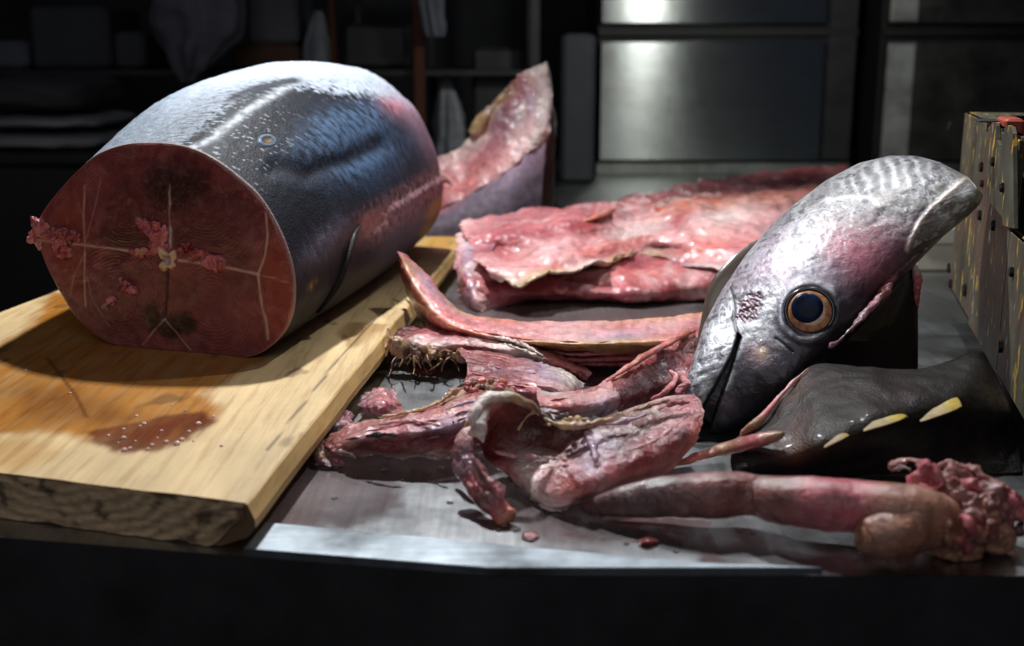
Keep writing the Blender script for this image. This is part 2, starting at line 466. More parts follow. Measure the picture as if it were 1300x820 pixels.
for nm_, k in (('front_apron', 0), ('front_apron', 1)):
    v = [(fxs[k + i], fys[k + i] + dy, z) for i in (0, 1) for dy in (0.0, 0.03) for z in (TZ - 0.16, TZ - 0.0004)]
    link(nm_, v, [(0, 1, 3, 2), (4, 6, 7, 5), (0, 4, 5, 1), (2, 3, 7, 6), (0, 2, 6, 4), (1, 5, 7, 3)], M['dark_paint'], wt, False)
box('side_apron', TX0, TX0 + 0.03, float(front_y(TX0)) + 0.035, TY1, TZ - 0.16, TZ - 0.0015, M['dark_paint'], wt, 0.002)
box('side_apron', TX1 - 0.03, TX1, TY0 + 0.03, TY1, TZ - 0.16, TZ - 0.0015, M['dark_paint'], wt, 0.002)
box('rear_apron', TX0 + 0.03, TX1 - 0.03, TY1 - 0.03, TY1, TZ - 0.16, TZ - 0.0015, M['dark_paint'], wt, 0.002)
for x in (TX0 + 0.02, TX1 - 0.08):
    for y in (float(front_y(x)) + 0.05, TY1 - 0.1):
        box('leg', x, x + 0.06, y, y + 0.06, 0.0, TZ - 0.16, M['dark_paint'], wt, 0.003)
box('under_shelf', TX0 + 0.08, TX1 - 0.08, TY0 + 0.06, TY1 - 0.1, 0.28, 0.31, M['dark_paint'], wt, 0.003)
P = [G(336, 663.5, 0.006), G(880, 715, 0.006), G(1050, 731, 0.006)]
def onfront(x): return np.array([x, float(front_y(x)) + 0.0008, TZ + 0.006])
pr = onfront(float(P[2][0])); pl = onfront(float(eB[0])); lowA = onfront(float(G(303, 707, 0.006)[0]))
top = np.array([P[0], P[1], pr, pl, lowA])
bot = top.copy(); bot[:, 2] = TZ + 0.0004
inner = top.copy(); cc = top.mean(0); inner = top + (cc - top) * np.array([0.008, 0.02, 0]); inner[:, 2] = TZ + 0.0068
v = np.concatenate([bot, top, inner]); k = 5
f = [tuple(range(10, 15))[::-1]] + [(i, i + 5, (i + 1) % 5 + 5, (i + 1) % 5) for i in range(5)] + [(i + 5, i + 10, (i + 1) % 5 + 10, (i + 1) % 5 + 5) for i in range(5)]
link('rim_strip', v, f, M['steel_rim'], wt, False)

# small wet drops standing on the bare steel
parts = []
for x, y, r in [(487, 597, .0022), (560, 594, .003), (571, 638, .0022), (545, 601, .0015), (512, 610, .0015), (640, 668, .0022), (633, 673, .0016), (655, 672, .003), (816, 672, .002),
                (872, 694, .002), (759, 707, .0024), (858, 700, .0016), (795, 690, .0016), (900, 656, .0014), (1092, 706, .002), (1140, 710, .002), (830, 660, .0014), (690, 700, .0014), (425, 632, .0022), (470, 612, .0014)]:
    c = G(x, y, r * 0.2); parts.append(blob_mesh(c, (r * 1.5, r * 1.5, r * 0.8), 'white', n=8))
V, F, C = merge(parts)
mw, nt, N, L, p = new_mat('water'); p.inputs['Base Color'].default_value = (0.8, 0.8, 0.8, 1); p.inputs['Roughness'].default_value = 0.03
p.inputs['Transmission Weight'].default_value = 0.9; p.inputs['IOR'].default_value = 1.33; M['water'] = mw
tag(link('water_drops', V, F, M['water'], None), 'clear water drops scattered on the bare front of the steel worktop', 'water drops', kind='stuff')

# ================================================================== cutting board
BT = 0.042
m, nt, N, L, p = new_mat('board_wood')
c = attr(nt, 'Col').outputs['Color']
gr = tex_noise(nt, coords(nt, 'Object', (34, 2.2, 34)), 3.2, 6, 0.65)
g2 = tex_noise(nt, coords(nt, 'Object', (3, 90, 3)), 2.5, 4, 0.6)
c = mix(nt, c, ramp(nt, gr.outputs[0], [(0.3, (0.62, 0.5, 0.4)), (0.52, (1, 1, 1)), (0.75, (1.12, 1.1, 1.05))]), 0.75, 'MULTIPLY')
c = mix(nt, c, ramp(nt, g2.outputs[0], [(0.3, (0.8, 0.76, 0.7)), (0.5, (1, 1, 1))]), 0.15, 'MULTIPLY')
L.new(c, p.inputs['Base Color'])
sep = N.new('ShaderNodeSeparateColor'); L.new(attr(nt, 'wet').outputs['Color'], sep.inputs[0])
L.new(vmath(nt, 'SUBTRACT', 0.62, vmath(nt, 'MULTIPLY', sep.outputs[0], 0.38)), p.inputs['Roughness'])
b = bump(nt, gr.outputs[0], 0.25, 0.002); L.new(bump(nt, g2.outputs[0], 0.2, 0.0015, b), p.inputs['Normal'])
M['board'] = m
A = G(310, 638, BT); Bc = G(590, 300, BT)
FR = A[:2]; BR = Bc[:2]; a0, a1, b0, b1 = FR, G(0, 600, BT)[:2], G(0, 397, BT)[:2], G(75, 368, BT)[:2]
k = np.linalg.solve(np.stack([a1 - a0, -(b1 - b0)], 1), b0 - a0)
FL = a0 + (a1 - a0) * k[0]; BL = b0 + (b1 - b0) * (BR[1] - b0[1]) / (b1 - b0)[1]
board = thing('cutting_board', 'thick wooden cutting board with orange stain under the tuna trunk', 'cutting board', (-0.45, 1.5, TZ))
nt_, ns_ = 300, 220
tt = np.linspace(0, 1, nt_)[:, None]; ss = np.linspace(0, 1, ns_)[None, :] ** 0.9
Lf = FR + (BR - FR) * tt; Ll = FL + (BL - FL) * tt
top = Lf[:, None, :] * (1 - ss[..., None]) + Ll[:, None, :] * ss[..., None]
x, y = top[..., 0], top[..., 1]
xyz = np.stack([x, y, np.full_like(x, TZ + BT)], -1)
n1 = fbm(xyz * np.array([14, 5, 1]), 5, 21); n2 = fbm(xyz * np.array([60, 14, 1]), 4, 22)
base = np.broadcast_to(lin((216, 186, 136)), xyz.shape).copy()
base = base * (1 + 0.16 * n1 + 0.1 * n2)[..., None]
wetm = np.zeros_like(x)
def stain(pts, col, k, soft, jit=0.01):
    global base, wetm
    d = poly_sd(x, y, gp(pts, BT)) + jit * n1 + jit * 0.6 * n2
    w = (1 - sstep(-soft, soft, d)) * k
    base = mixc(base, lin(col) * 1.0, w * np.clip(0.9 + 0.25 * n2, 0.3, 1)); wetm = np.maximum(wetm, w)
stain([(-80, 470), (0, 440), (35, 425), (70, 372), (120, 385), (170, 400), (200, 440), (310, 452), (335, 455), (300, 478), (262, 500), (290, 520), (283, 535), (235, 556), (195, 566), (140, 556), (100, 560), (40, 548), (-80, 548)], (184, 116, 34), 0.9, 0.014, 0.013)
stain([(80, 372), (110, 380), (150, 440), (120, 440), (60, 400)], (186, 118, 34), 0.8, 0.012)
stain([(40, 480), (130, 505), (210, 530), (150, 545), (60, 535), (-20, 500)], (118, 64, 22), 0.7, 0.03, 0.018)
stain([(100, 548), (150, 540), (200, 528), (262, 520), (285, 535), (240, 558), (195, 572), (150, 573), (120, 562)], (104, 44, 24), 0.92, 0.006, 0.012)
stain([(420, 425), (440, 408), (490, 412), (468, 432), (445, 446)], (150, 104, 50), 0.6, 0.008)
stain([(525, 318), (548, 294), (592, 298), (572, 322)], (206, 152, 46), 0.8, 0.03)
stain([(-60, 560), (40, 556), (80, 575), (20, 600), (-60, 590)], (206, 150, 74), 0.5, 0.02)
d = seg_dist(x, y, gp([(500, 385), (470, 412), (430, 455), (395, 500), (340, 570)], BT))
base = mixc(base, lin((70, 48, 30)), 0.75 * (1 - sstep(0.0006, 0.002, d + 0.0008 * n2)))
d = seg_dist(x, y, gp([(60, 455), (95, 500), (110, 530)], BT)); base = mixc(base, lin((90, 52, 24)), 0.6 * (1 - sstep(0.001, 0.003, d)))
base = mixc(base, lin((120, 92, 60)), 0.7 * sstep(0.62, 0.85, fbm(xyz * np.array([24, 12, 1]), 3, 30)))
Z = TZ + BT + 0.0012 * n1 * 0.5
top3 = np.stack([x, y, Z], -1)
# rounded waney right side, straight left side, underside
perp = (FR - FL) / np.linalg.norm(FR - FL)
prof = [(0.0025, -0.0015), (0.0085, -0.014), (0.0085, -0.021), (0.001, -0.03), (-0.024, -0.0405)]
wob = fbm(np.stack([tt[:, 0] * 9, 0 * tt[:, 0], 0 * tt[:, 0]], -1), 3, 5)
side = np.stack([np.concatenate([Lf + perp * (a + 0.002 * wob)[:, None], np.full((nt_, 1), TZ + BT + dz)], 1) for a, dz in prof[::-1]], 1)
left = np.stack([np.concatenate([Ll - perp * a, np.full((nt_, 1), TZ + BT + dz)], 1) for a, dz in [(0.003, -0.004), (0.004, -0.03), (-0.004, -0.0412)]], 1)
loop = np.concatenate([side, top3, left], 1)
sc = np.broadcast_to(lin((196, 158, 100)), side.shape) * (1 + 0.2 * fbm(side * np.array([80, 6, 80]), 4, 8))[..., None]
lc = np.broadcast_to(lin((196, 158, 100)), left.shape)
lcol = np.concatenate([sc, base, lc], 1); nl_ = loop.shape[1]
lw = np.concatenate([np.zeros(side.shape[:2]), wetm, np.zeros(left.shape[:2])], 1)
F = [tuple(f) for f in grid_faces(nt_, nl_, True)]
nL = nt_ * nl_
F += [tuple(range(nL, nL + nl_))[::-1], tuple(range((nt_ - 1) * nl_, nt_ * nl_))]
capc = np.broadcast_to(lin((104, 82, 60)), (nl_, 3))
bo = link('plank', np.concatenate([loop.reshape(-1, 3), loop[0]]), F, M['board'], board, True, np.concatenate([lcol.reshape(-1, 3), capc]))
bo['label'] = 'pale wooden plank with knife marks'
wa = bo.data.color_attributes.new('wet', 'FLOAT_COLOR', 'POINT')
ww = np.ones((nL + nl_, 4)); ww[:, 0] = np.concatenate([lw.ravel(), np.zeros(nl_)]); wa.data.foreach_set('color', ww.ravel())
nside = side.shape[1]
bo.data.polygons.foreach_set('use_smooth', [bool((i % nl_) >= nside) for i in range(len(F) - 2)] + [False, False])
# end grain: sawn face with growth rings, a little proud of the plank
ne, nz_ = 200, 30
se = np.linspace(0, 1, ne)[None, :]; ze = np.linspace(0, 1, nz_)[:, None]
fx = FR + (FL - FR) * se[0][:, None]
EX = np.zeros((nz_, ne, 3))
nrm = np.array([-(FR - FL)[1], (FR - FL)[0]]); nrm /= np.linalg.norm(nrm)
if nrm[1] > 0: nrm = -nrm
low = 0.0008 + 0.006 * np.clip(fbm(np.stack([se[0] * 14, 0 * se[0], 0 * se[0]], -1), 3, 2), 0, 1) + 0.026 * sstep(0.06, 0.0, se[0])
for i in range(nz_):
    z = BT - 0.0006 - (BT - 0.0006 - low) * ze[i]
    dent = 0.0012 * fbm(np.stack([se[0] * 60, z * 300, 0 * se[0]], -1), 3, 7)
    EX[i, :, :2] = fx + nrm * (0.0016 + dent)[:, None]; EX[i, :, 2] = TZ + z
dd = np.hypot(np.linalg.norm(EX[..., :2] - EX[0, 60, :2], axis=-1) * 1.0, (EX[..., 2] - TZ - 0.09) * 1.6)
ring = 0.5 + 0.5 * np.sin(dd * 420 + 2.5 * fbm(EX * 30, 3, 4))
ec = mixc(np.broadcast_to(lin((196, 170, 136)), EX.shape), lin((128, 100, 74)), 0.6 * ring)
ec = mixc(ec, lin((34, 27, 22)), 0.8 * sstep(0.2, 0.6, fbm(EX * np.array([40, 40, 60]), 4, 13)))
back = EX.copy(); back[..., :2] -= nrm * 0.001
fr = grid_faces(nz_, ne)
me_ = link('end_grain', EX.reshape(-1, 3), [tuple(f) for f in fr], M['board'], board, True, ec.reshape(-1, 3))
me_['label'] = 'dark sawn end grain with growth rings'
# bubbles in the pool of brine
parts = []
for x_, y_, r in [(178, 541, .0017), (183, 538, .0024), (157, 545, .002), (157, 556, .0026), (138, 553, .0016), (165, 569, .002), (158, 571, .0026), (188, 570, .002), (205, 547, .0018), (193, 565, .0022),
                  (211, 561, .0024), (225, 563, .003), (231, 558, .0026), (240, 548, .002), (252, 538, .003), (271, 529, .0018), (281, 566, .0018), (173, 528, .0018), (89, 499, .0016), (33, 470, .0016), (236, 521, .0014), (218, 514, .0013), (200, 556, .0013), (172, 560, .0013), (150, 562, .0012), (245, 560, .0012)]:
    c = G(x_, y_, BT + r * 0.3); parts.append(blob_mesh(c, (r, r, r * 0.85), 'lpink', n=9))
V, F, C = merge(parts)
m, nt, N, L, p = new_mat('foam'); p.inputs['Base Color'].default_value = (0.85, 0.62, 0.55, 1); p.inputs['Roughness'].default_value = 0.08; p.inputs['Coat Weight'].default_value = 1.0
tag(link('brine_bubbles', V, F, m, None), 'pale bubbles standing in the reddish pool on the cutting board', 'bubbles', kind='stuff')

# ================================================================== tuna trunk on the board
OUT = [(205, 448), (154, 440), (123, 426), (97, 403), (77, 372), (61, 341), (51, 316), (44, 300), (54, 270), (82, 234), (108, 208), (128, 194), (154, 185), (179, 182), (215, 183), (246, 190), (277, 206), (307, 229), (328, 249), (348, 280), (364, 316), (373, 352), (373, 388), (366, 413), (353, 431), (333, 447), (307, 454), (256, 452)]
BZ = TZ + BT
P0 = G(154, 440, BT); FN = np.array([-0.29, -0.957, 0.0]); FN /= np.linalg.norm(FN)
def onface(px, py):
    r = ray(px, py); t = ((P0 - CAM) @ FN) / (r @ FN)
    return CAM + r * np.asarray(t)[..., None]
AX = np.array([0.156, 0.988, 0.0]); LA = np.array([0.988, -0.156, 0.0])
o3 = onface(*np.array(OUT).T)
o3 = catmull(np.concatenate([o3[-2:], o3, o3[:3]]), (len(OUT) + 4) * 24 + 1)[48:-48]
lenp = np.concatenate([[0], np.cumsum(np.linalg.norm(np.diff(o3, axis=0), axis=1))])
NV = 420
o3 = np.stack([np.interp(np.linspace(0, lenp[-1], NV, endpoint=False), lenp, o3[:, k]) for k in range(3)], -1)
C0 = onface(215, 329)
lat = (o3 - C0) @ LA; axl = (o3 - C0) @ AX; hz = np.maximum(o3[:, 2] - BZ, 0.0005)
hz = hz - (hz.min() - 0.0006) * sstep(0.03, 0.0, hz)
LEN = 0.70; NU = 260
uu = np.concatenate([np.linspace(0, 1, NU)])
def lerp(u, vs_): return np.interp(u, np.linspace(0, 1, 200), catmull(np.array(vs_, float)[:, None], 200)[:, 0])
SW = lerp(uu, [1.0, 1.09, 1.14, 1.14, 1.07]); SH = lerp(uu, [1.0, 1.22, 1.31, 1.345, 1.30])
ctr = C0[None] + AX[None] * (uu * LEN)[:, None]
VX = ctr[:, None, :] + LA * (SW[:, None] * lat[None])[..., None] + AX * (axl[None] * (1 - uu)[:, None])[..., None]
VX[..., 2] = BZ + SH[:, None] * hz[None]
phi = np.degrees(np.arctan2(hz - 0.135, lat))            # 0 right flank, 90 back, 180 left flank
phi = np.where(phi < -90, phi + 360, phi)
PH = np.broadcast_to(phi[None], VX.shape[:2]); UU = np.broadcast_to(uu[:, None], VX.shape[:2])
trunk = thing('headless_tuna', 'thick headless tuna trunk with dark blue and frosted skin on the cutting board', 'tuna', (C0[0] + 0.05, C0[1] + 0.35, BZ))
q = np.stack([UU * 7, PH / 26.0, 0 * UU], -1)                       # skin space: along the fish, around the fish
nA = fbm(q * np.array([0.6, 0.6, 1]), 4, 41)
hat = fbm(np.stack([UU * 55 + PH * 0.10, PH / 5.5 - UU * 22, 0 * UU], -1), 3, 42)   # slanting scuffs
hat2 = fbm(np.stack([UU * 150 + PH * 0.25, PH / 7.0 - UU * 30, 0 * UU], -1), 3, 45)
fin_ = noise(np.stack([UU * 300, PH * 2.4, 0 * UU], -1), 43)
K = np.broadcast_to(lin((33, 34, 42)), VX.shape).copy()
K = K * (1 + 0.25 * nA + 0.18 * fin_)[..., None]
def band(u, p, cu, cp, su, sp): return np.exp(-((u - cu) / su) ** 2 - ((p - cp) / sp) ** 2)
blue = np.clip(band(UU, PH, .36, 27, .17, 10) * 1.1 + band(UU, PH, .36, 9, .12, 6) * 0.8 + band(UU, PH, .6, 27, .16, 8) * 0.9 + band(UU, PH, .58, 8, .2, 8) * 0.5, 0, 1)
K = mixc(K, lin((88, 112, 142)), np.clip(blue * (0.6 + 1.0 * hat + 0.7 * hat2 + 0.3 * nA), 0, 0.95))
K = mixc(K, lin((62, 84, 112)), 0.5 * np.clip(sstep(30, 5, np.abs(PH - 12)) * sstep(.1, .5, UU) * (0.5 + 0.6 * nA), 0, 1))
edge = np.interp(UU, [0, .14, .31, .42, .52, .69, .78, 1.0], [76, 74, 72, 58, 46, 38, 30, 24])
fr = sstep(-2.5, 2.5, PH - edge + 6 * hat + 7 * hat2 + 2 * nA)
fr = np.clip(fr - 0.55 * sstep(0.1, 0.5, -hat2 - 0.4 * hat) * sstep(30, 8, PH - edge), 0, 1)
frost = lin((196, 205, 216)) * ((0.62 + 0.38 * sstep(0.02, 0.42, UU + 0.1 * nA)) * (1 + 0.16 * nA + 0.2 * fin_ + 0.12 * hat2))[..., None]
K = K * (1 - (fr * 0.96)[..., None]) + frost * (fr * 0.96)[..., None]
wl = np.exp(-((PH - np.interp(UU, [0, .06, .25, .43], [71, 66, 62, 63])) / 2.6) ** 2) * sstep(0.5, 0.38, UU)
K = mixc(K, lin((214, 218, 222)), np.clip(wl * (0.8 + 0.8 * hat), 0, 1))
db = np.exp(-((PH - np.interp(UU, [0.12, .2, .43], [80, 77, 66])) / 4.5) ** 2) * sstep(.16, .24, UU) * sstep(.5, .42, UU)
K = mixc(K, lin((42, 44, 52)), np.clip(1.25 * db + 0.5 * hat * db, 0, 0.95))
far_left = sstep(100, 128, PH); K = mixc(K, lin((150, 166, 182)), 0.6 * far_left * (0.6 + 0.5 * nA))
speck = sstep(0.5, 0.62, hat2) * sstep(20, 40, PH) * sstep(0.38, 0.1, UU); K = mixc(K, lin((190, 196, 204)), speck * 0.8)
pinkm = np.clip(sstep(.6, .9, UU - 0.006 * np.abs(PH - 25)) * sstep(55, 30, PH) + 0.0, 0, 1) * (0.75 + 0.4 * nA)
K = mixc(K, lin((168, 130, 146)), np.clip(0.85 * pinkm, 0, 0.9))
K = mixc(K, lin((188, 122, 136)), np.clip(band(UU, PH, .80, 29, .1, 6) * (0.8 + 0.8 * hat), 0, 0.9))
mot = fbm(np.stack([UU * 70, PH / 2.2, 0 * UU], -1), 3, 47)
fl = sstep(7, -2, np.abs(PH + 13) - 3) * sstep(.16, .4, UU + 0.15 * nA); K = mixc(K, lin((196, 150, 152)), np.clip(fl * (0.62 + 0.5 * fin_ + 0.5 * hat + 0.6 * mot), 0, 0.9))
K = mixc(K, lin((104, 66, 72)), np.clip(fl * sstep(.25, .6, mot), 0, .7))
lp = band(UU, PH, .14, -8, .1, 5); K = mixc(K, lin((112, 110, 124)), np.clip(lp * (0.9 + 0.6 * hat), 0, 0.9))
cut = band(UU, PH, .36, -13, .09, 3.5); K = mixc(K, lin((190, 130, 120)), np.clip(cut * (1 + 0.5 * fin_), 0, 0.95))
yl = sstep(.7, .85, UU) * sstep(-17, -21, PH); K = mixc(K, lin((188, 142, 40)), 0.75 * yl)
yl2 = band(UU, PH, .07, -20, .018, 1.6); K = mixc(K, lin((200, 150, 60)), np.clip(0.7 * yl2 * (0.6 + hat), 0, 1))
lowp = sstep(-17, -28, PH) * sstep(-60, -40, PH); K = mixc(K, lin((84, 74, 88)), 0.6 * lowp * sstep(.1, .3, UU) * (0.7 + 0.4 * nA))
crs = seg_dist(UU * 100, PH, [(10, 30), (17, 18), (34, 13), (54, 13)]); K = mixc(K, lin((24, 24, 30)), 0.75 * np.exp(-(crs / 2.2) ** 2))
K = mixc(K, lin((186, 160, 154)), 0.8 * sstep(0.007, 0.003, UU))
# relief: flank groove, cut lip, frost crust
VXr = VX.copy()
ndir = np.cross(np.gradient(VX, axis=1), np.gradient(VX, axis=0)); ndir /= np.linalg.norm(ndir, axis=-1)[..., None] + 1e-12
if (ndir[:, NV // 2] * (VX[:, NV // 2] - ctr)).sum() < 0: ndir = -ndir
disp = 0.0014 * nA + 0.0003 * hat + 0.0006 * fr * (0.6 + hat) - 0.006 * np.exp(-(crs / 4) ** 2) + 0.004 * sstep(-10, -13, PH) * sstep(-40, -20, PH) * sstep(.2, .35, UU) - 0.006 * band(UU, PH, .36, -13, .09, 3) + 0.0012 * mot * fl
disp *= sstep(0.0, 0.04, UU) * sstep(-100, -60, np.where(PH > 230, -120, PH))
VXr = VXr + ndir * disp[..., None]; VXr[..., 2] = np.maximum(VXr[..., 2], BZ + 0.0006)
m, nt, N, L, p = new_mat('tuna_skin')
c = attr(nt, 'Col').outputs['Color']; v = coords(nt)
sc_ = N.new('ShaderNodeTexVoronoi'); sc_.inputs['Scale'].default_value = 330
L.new(v, sc_.inputs['Vector'])
c = mix(nt, c, ramp(nt, sc_.outputs[0], [(0.0, (1.12, 1.12, 1.12)), (0.6, (0.8, 0.8, 0.82))]), 0.55, 'MULTIPLY')
c = mix(nt, c, ramp(nt, tex_noise(nt, v, 90, 5, 0.7).outputs[0], [(0.35, (0.7, 0.7, 0.74)), (0.6, (1.15, 1.15, 1.15))]), 0.5, 'MULTIPLY')
L.new(c, p.inputs['Base Color']); p.inputs['Roughness'].default_value = 0.62
p.inputs['Coat Weight'].default_value = 0.06; p.inputs['Coat Roughness'].default_value = 0.2; p.inputs['Specular IOR Level'].default_value = 0.2
b = bump(nt, sc_.outputs[0], 0.3, 0.0015); L.new(bump(nt, tex_noise(nt, v, 140, 4).outputs[0], 0.25, 0.002, b), p.inputs['Normal'])
M['skin'] = m
F = [tuple(f) for f in grid_faces(NU, NV, True)]
# far end: flesh cap
fc = ctr[-1] + np.array([0, 0, 0.0]); fc[2] = VX[-1, :, 2].mean(); nV = NU * NV
capF = [((NU - 1) * NV + j, (NU - 1) * NV + (j + 1) % NV, nV) for j in range(NV)]
nearc = C0 + AX * 0.012
capN = [((j + 1) % NV, j, nV + 1) for j in range(NV)]
V = np.concatenate([VXr.reshape(-1, 3), [fc], [nearc]]); CC = np.concatenate([K.reshape(-1, 3), [PAL['dred']], [PAL['dred']]])
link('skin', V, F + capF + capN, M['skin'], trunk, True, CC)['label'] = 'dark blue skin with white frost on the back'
# cut face
NRG = 130
rr = np.linspace(0, 1, NRG)[:, None]
edge3 = C0 + LA * lat[:, None] + AX * axl[:, None]; edge3[:, 2] = BZ + hz
FC3 = C0[None, None] * (1 - rr[..., None]) + edge3[None] * rr[..., None]
to_px = lambda P: (CX + FPX * (P - CAM)[..., 0] / ((P - CAM) @ FWD), CY - FPX * ((P - CAM) @ UPV) / ((P - CAM) @ FWD))
def fl2(pts):
    w = onface(*np.array(pts, float).T) - C0
    return [(float(a), float(b)) for a, b in zip(w @ LA, w[:, 2])]
fxx = (FC3 - C0) @ LA; fzz = FC3[..., 2] - C0[2]
q = np.stack([fxx, fzz, 0 * fxx], -1)
nb = fbm(q * 18, 4, 51); nc_ = fbm(q * 70, 4, 52); nd = noise(q * 240, 53)
K = np.broadcast_to(lin((124, 58, 62)), FC3.shape).copy() * (1 + 0.34 * nb + 0.22 * nc_ + 0.1 * nd)[..., None]
# four muscle blocks with curved rings
quad = np.zeros_like(fxx); rad = np.full_like(fxx, 9.0)
for cx_, cy_, ax_, ay_ in [(158, 262, 1.0, 1.15), (262, 262, 1.0, 1.15), (270, 386, 1.1, 1.0), (150, 375, 1.0, 1.0)]:
    (a0, b0), = fl2([(cx_, cy_)]); rad = np.minimum(rad, np.hypot((fxx - a0) * ax_, (fzz - b0) * ay_))
rings = np.sin(rad * 1500 + 5.0 * nb + 1.2 * nc_)
K = mixc(K, lin((176, 112, 108)), 0.34 * np.clip(0.6 + nb * 1.2 + nc_, 0, 1.2) * sstep(0.35, 0.95, rings) * sstep(0.012, 0.03, rad))
K = mixc(K, lin((100, 40, 46)), 0.3 * sstep(0.055, 0.02, rad) * (0.7 + 0.5 * nb))
def fline(pts, col, w, k=1.0):
    global K
    d = seg_dist(fxx, fzz, fl2(pts)) + 0.0006 * nc_
    K = mixc(K, lin(col), k * np.exp(-(np.maximum(d, 0) / w) ** 2))
def fpatch(pts, col, soft, k, jit=0.006):
    global K
    d = poly_sd(fxx, fzz, fl2(pts)) + jit * nb + jit * 0.6 * nc_
    K = mixc(K, lin(col), k * (1 - sstep(-soft, soft, d)))
fpatch([(60, 330), (52, 310), (70, 270), (104, 232), (108, 310), (106, 390), (80, 365)], (150, 70, 62), 0.006, 0.6)
fpatch([(345, 300), (362, 330), (368, 390), (352, 425), (342, 418), (336, 360)], (150, 60, 52), 0.004, 0.7)
fpatch([(130, 240), (190, 200), (260, 205), (315, 262), (330, 310), (290, 325), (215, 318), (140, 310)], (96, 42, 48), 0.02, 0.7, .012)
fpatch([(182, 215), (232, 210), (262, 222), (262, 248), (232, 262), (205, 268), (186, 248)], (44, 16, 18), 0.012, 0.8)
fpatch([(174, 385), (200, 378), (212, 400), (222, 392), (254, 404), (248, 420), (222, 430), (190, 422)], (36, 26, 14), 0.006, 0.92)
fpatch([(120, 288), (196, 302), (196, 314), (118, 306)], (78, 46, 34), 0.006, 0.7)
fpatch([(255, 285), (300, 290), (300, 315), (258, 312)], (86, 46, 40), 0.012, 0.5)
wc = (214, 176, 160)
for pts, w, k in [([(45, 303), (80, 308), (109, 311), (150, 316), (186, 322), (214, 326)], .0013, .85), ([(109, 236), (107, 270), (109, 311), (108, 350), (109, 388)], .0011, .7),
                  ([(228, 330), (258, 334), (283, 338), (310, 344), (328, 348)], .0016, .85), ([(338, 270), (341, 300), (337, 325), (328, 348)], .0012, .75), ([(328, 348), (333, 385), (339, 410), (341, 430)], .0015, .85),
                  ([(210, 405), (196, 420), (182, 438)], .0009, .7), ([(210, 405), (224, 420), (243, 444)], .0009, .7), ([(217, 235), (216, 270), (217, 300), (216, 318)], .0011, .5),
                  ([(109, 311), (122, 260), (130, 225)], .0007, .4), ([(109, 320), (95, 350), (90, 375)], .0007, .4), ([(109, 340), (118, 380), (140, 415)], .0007, .4), ([(95, 240), (106, 275)], .0006, .4), ([(370, 360), (345, 352), (328, 348)], .0008, .4),
                  ([(130, 390), (140, 383), (147, 379)], .0012, .7)]:
    fline(pts, wc, w, k)
fline([(212, 345), (211, 370), (210, 398)], (50, 18, 18), .0022, .8)
fline([(217, 290), (217, 312)], (210, 196, 206), .0022, .9)
fline([(216, 243), (217, 258)], (200, 160, 165), .0012, .7)
rimd = np.broadcast_to(1 - rr, fxx.shape); K = mixc(K, lin((196, 150, 140)), 0.6 * sstep(0.012, 0.004, rimd)); K = mixc(K, lin((160, 80, 70)), 0.3 * sstep(0.06, 0.01, rimd))
relief = 0.0011 * nb + 0.0006 * nc_ + 0.00015 * rings * sstep(0.012, 0.03, rad)
d = seg_dist(fxx, fzz, fl2([(212, 340), (211, 375), (209, 404)])); relief -= 0.003 * np.exp(-(d / 0.003) ** 2)
FN3 = np.array([-0.29, -0.957, 0.0]); FN3 /= np.linalg.norm(FN3)
FCd = FC3 + FN3 * ((0.0016 + relief) * sstep(0, 0.02, rimd))[..., None]
FCd[..., 2] = np.maximum(FCd[..., 2], BZ + 0.0006)
M['face'] = meat_mat('tuna_cut_face', rough=0.3, coat=0.55, fibre=(1, 1), fib_str=0.0, bmp=0.25, bscale=120, sss=0.15, pale=0.08)
V = FCd.reshape(-1, 3)
link('cut_face', V, [tuple(f[::-1]) for f in grid_faces(NRG, NV, True)], M['face'], trunk, True, K.reshape(-1, 3), np.zeros((len(V), 2)))['label'] = 'dark red cut face with pale sinew lines'
# backbone, cream and four pointed
ang = np.linspace(0, 2 * np.pi, 48, endpoint=False)
vb = []
for k, (r_, o_) in enumerate([(1.0, 0.001), (0.92, 0.005), (0.62, 0.0065), (0.4, 0.0055), (0.3, 0.003), (0.0, 0.002)]):
    rad_ = r_ * (0.0115 + 0.0034 * np.cos(4 * (ang - 0.75)) + 0.0022 * np.sin(3 * ang + 1) + 0.0012 * np.sin(9 * ang)) if k < 3 else r_ * 0.0125 * np.ones(48)
    vb.append(C0 + FN3 * o_ + LA * (rad_ * np.cos(ang))[:, None] + np.array([0, 0, 1.0]) * (rad_ * 1.15 * np.sin(ang) )[:, None])
vb = np.array(vb); kc = np.stack([np.broadcast_to(lin(c_), (48, 3)) for c_ in [(206, 150, 120), (226, 186, 150), (232, 200, 168), (190, 150, 128), (178, 158, 148), (170, 152, 146)]])
link('backbone', vb.reshape(-1, 3), [tuple(f) for f in grid_faces(6, 48, True)], M['face'], trunk, True, kc.reshape(-1, 3), np.zeros((288, 2)))['label'] = 'cream backbone end'
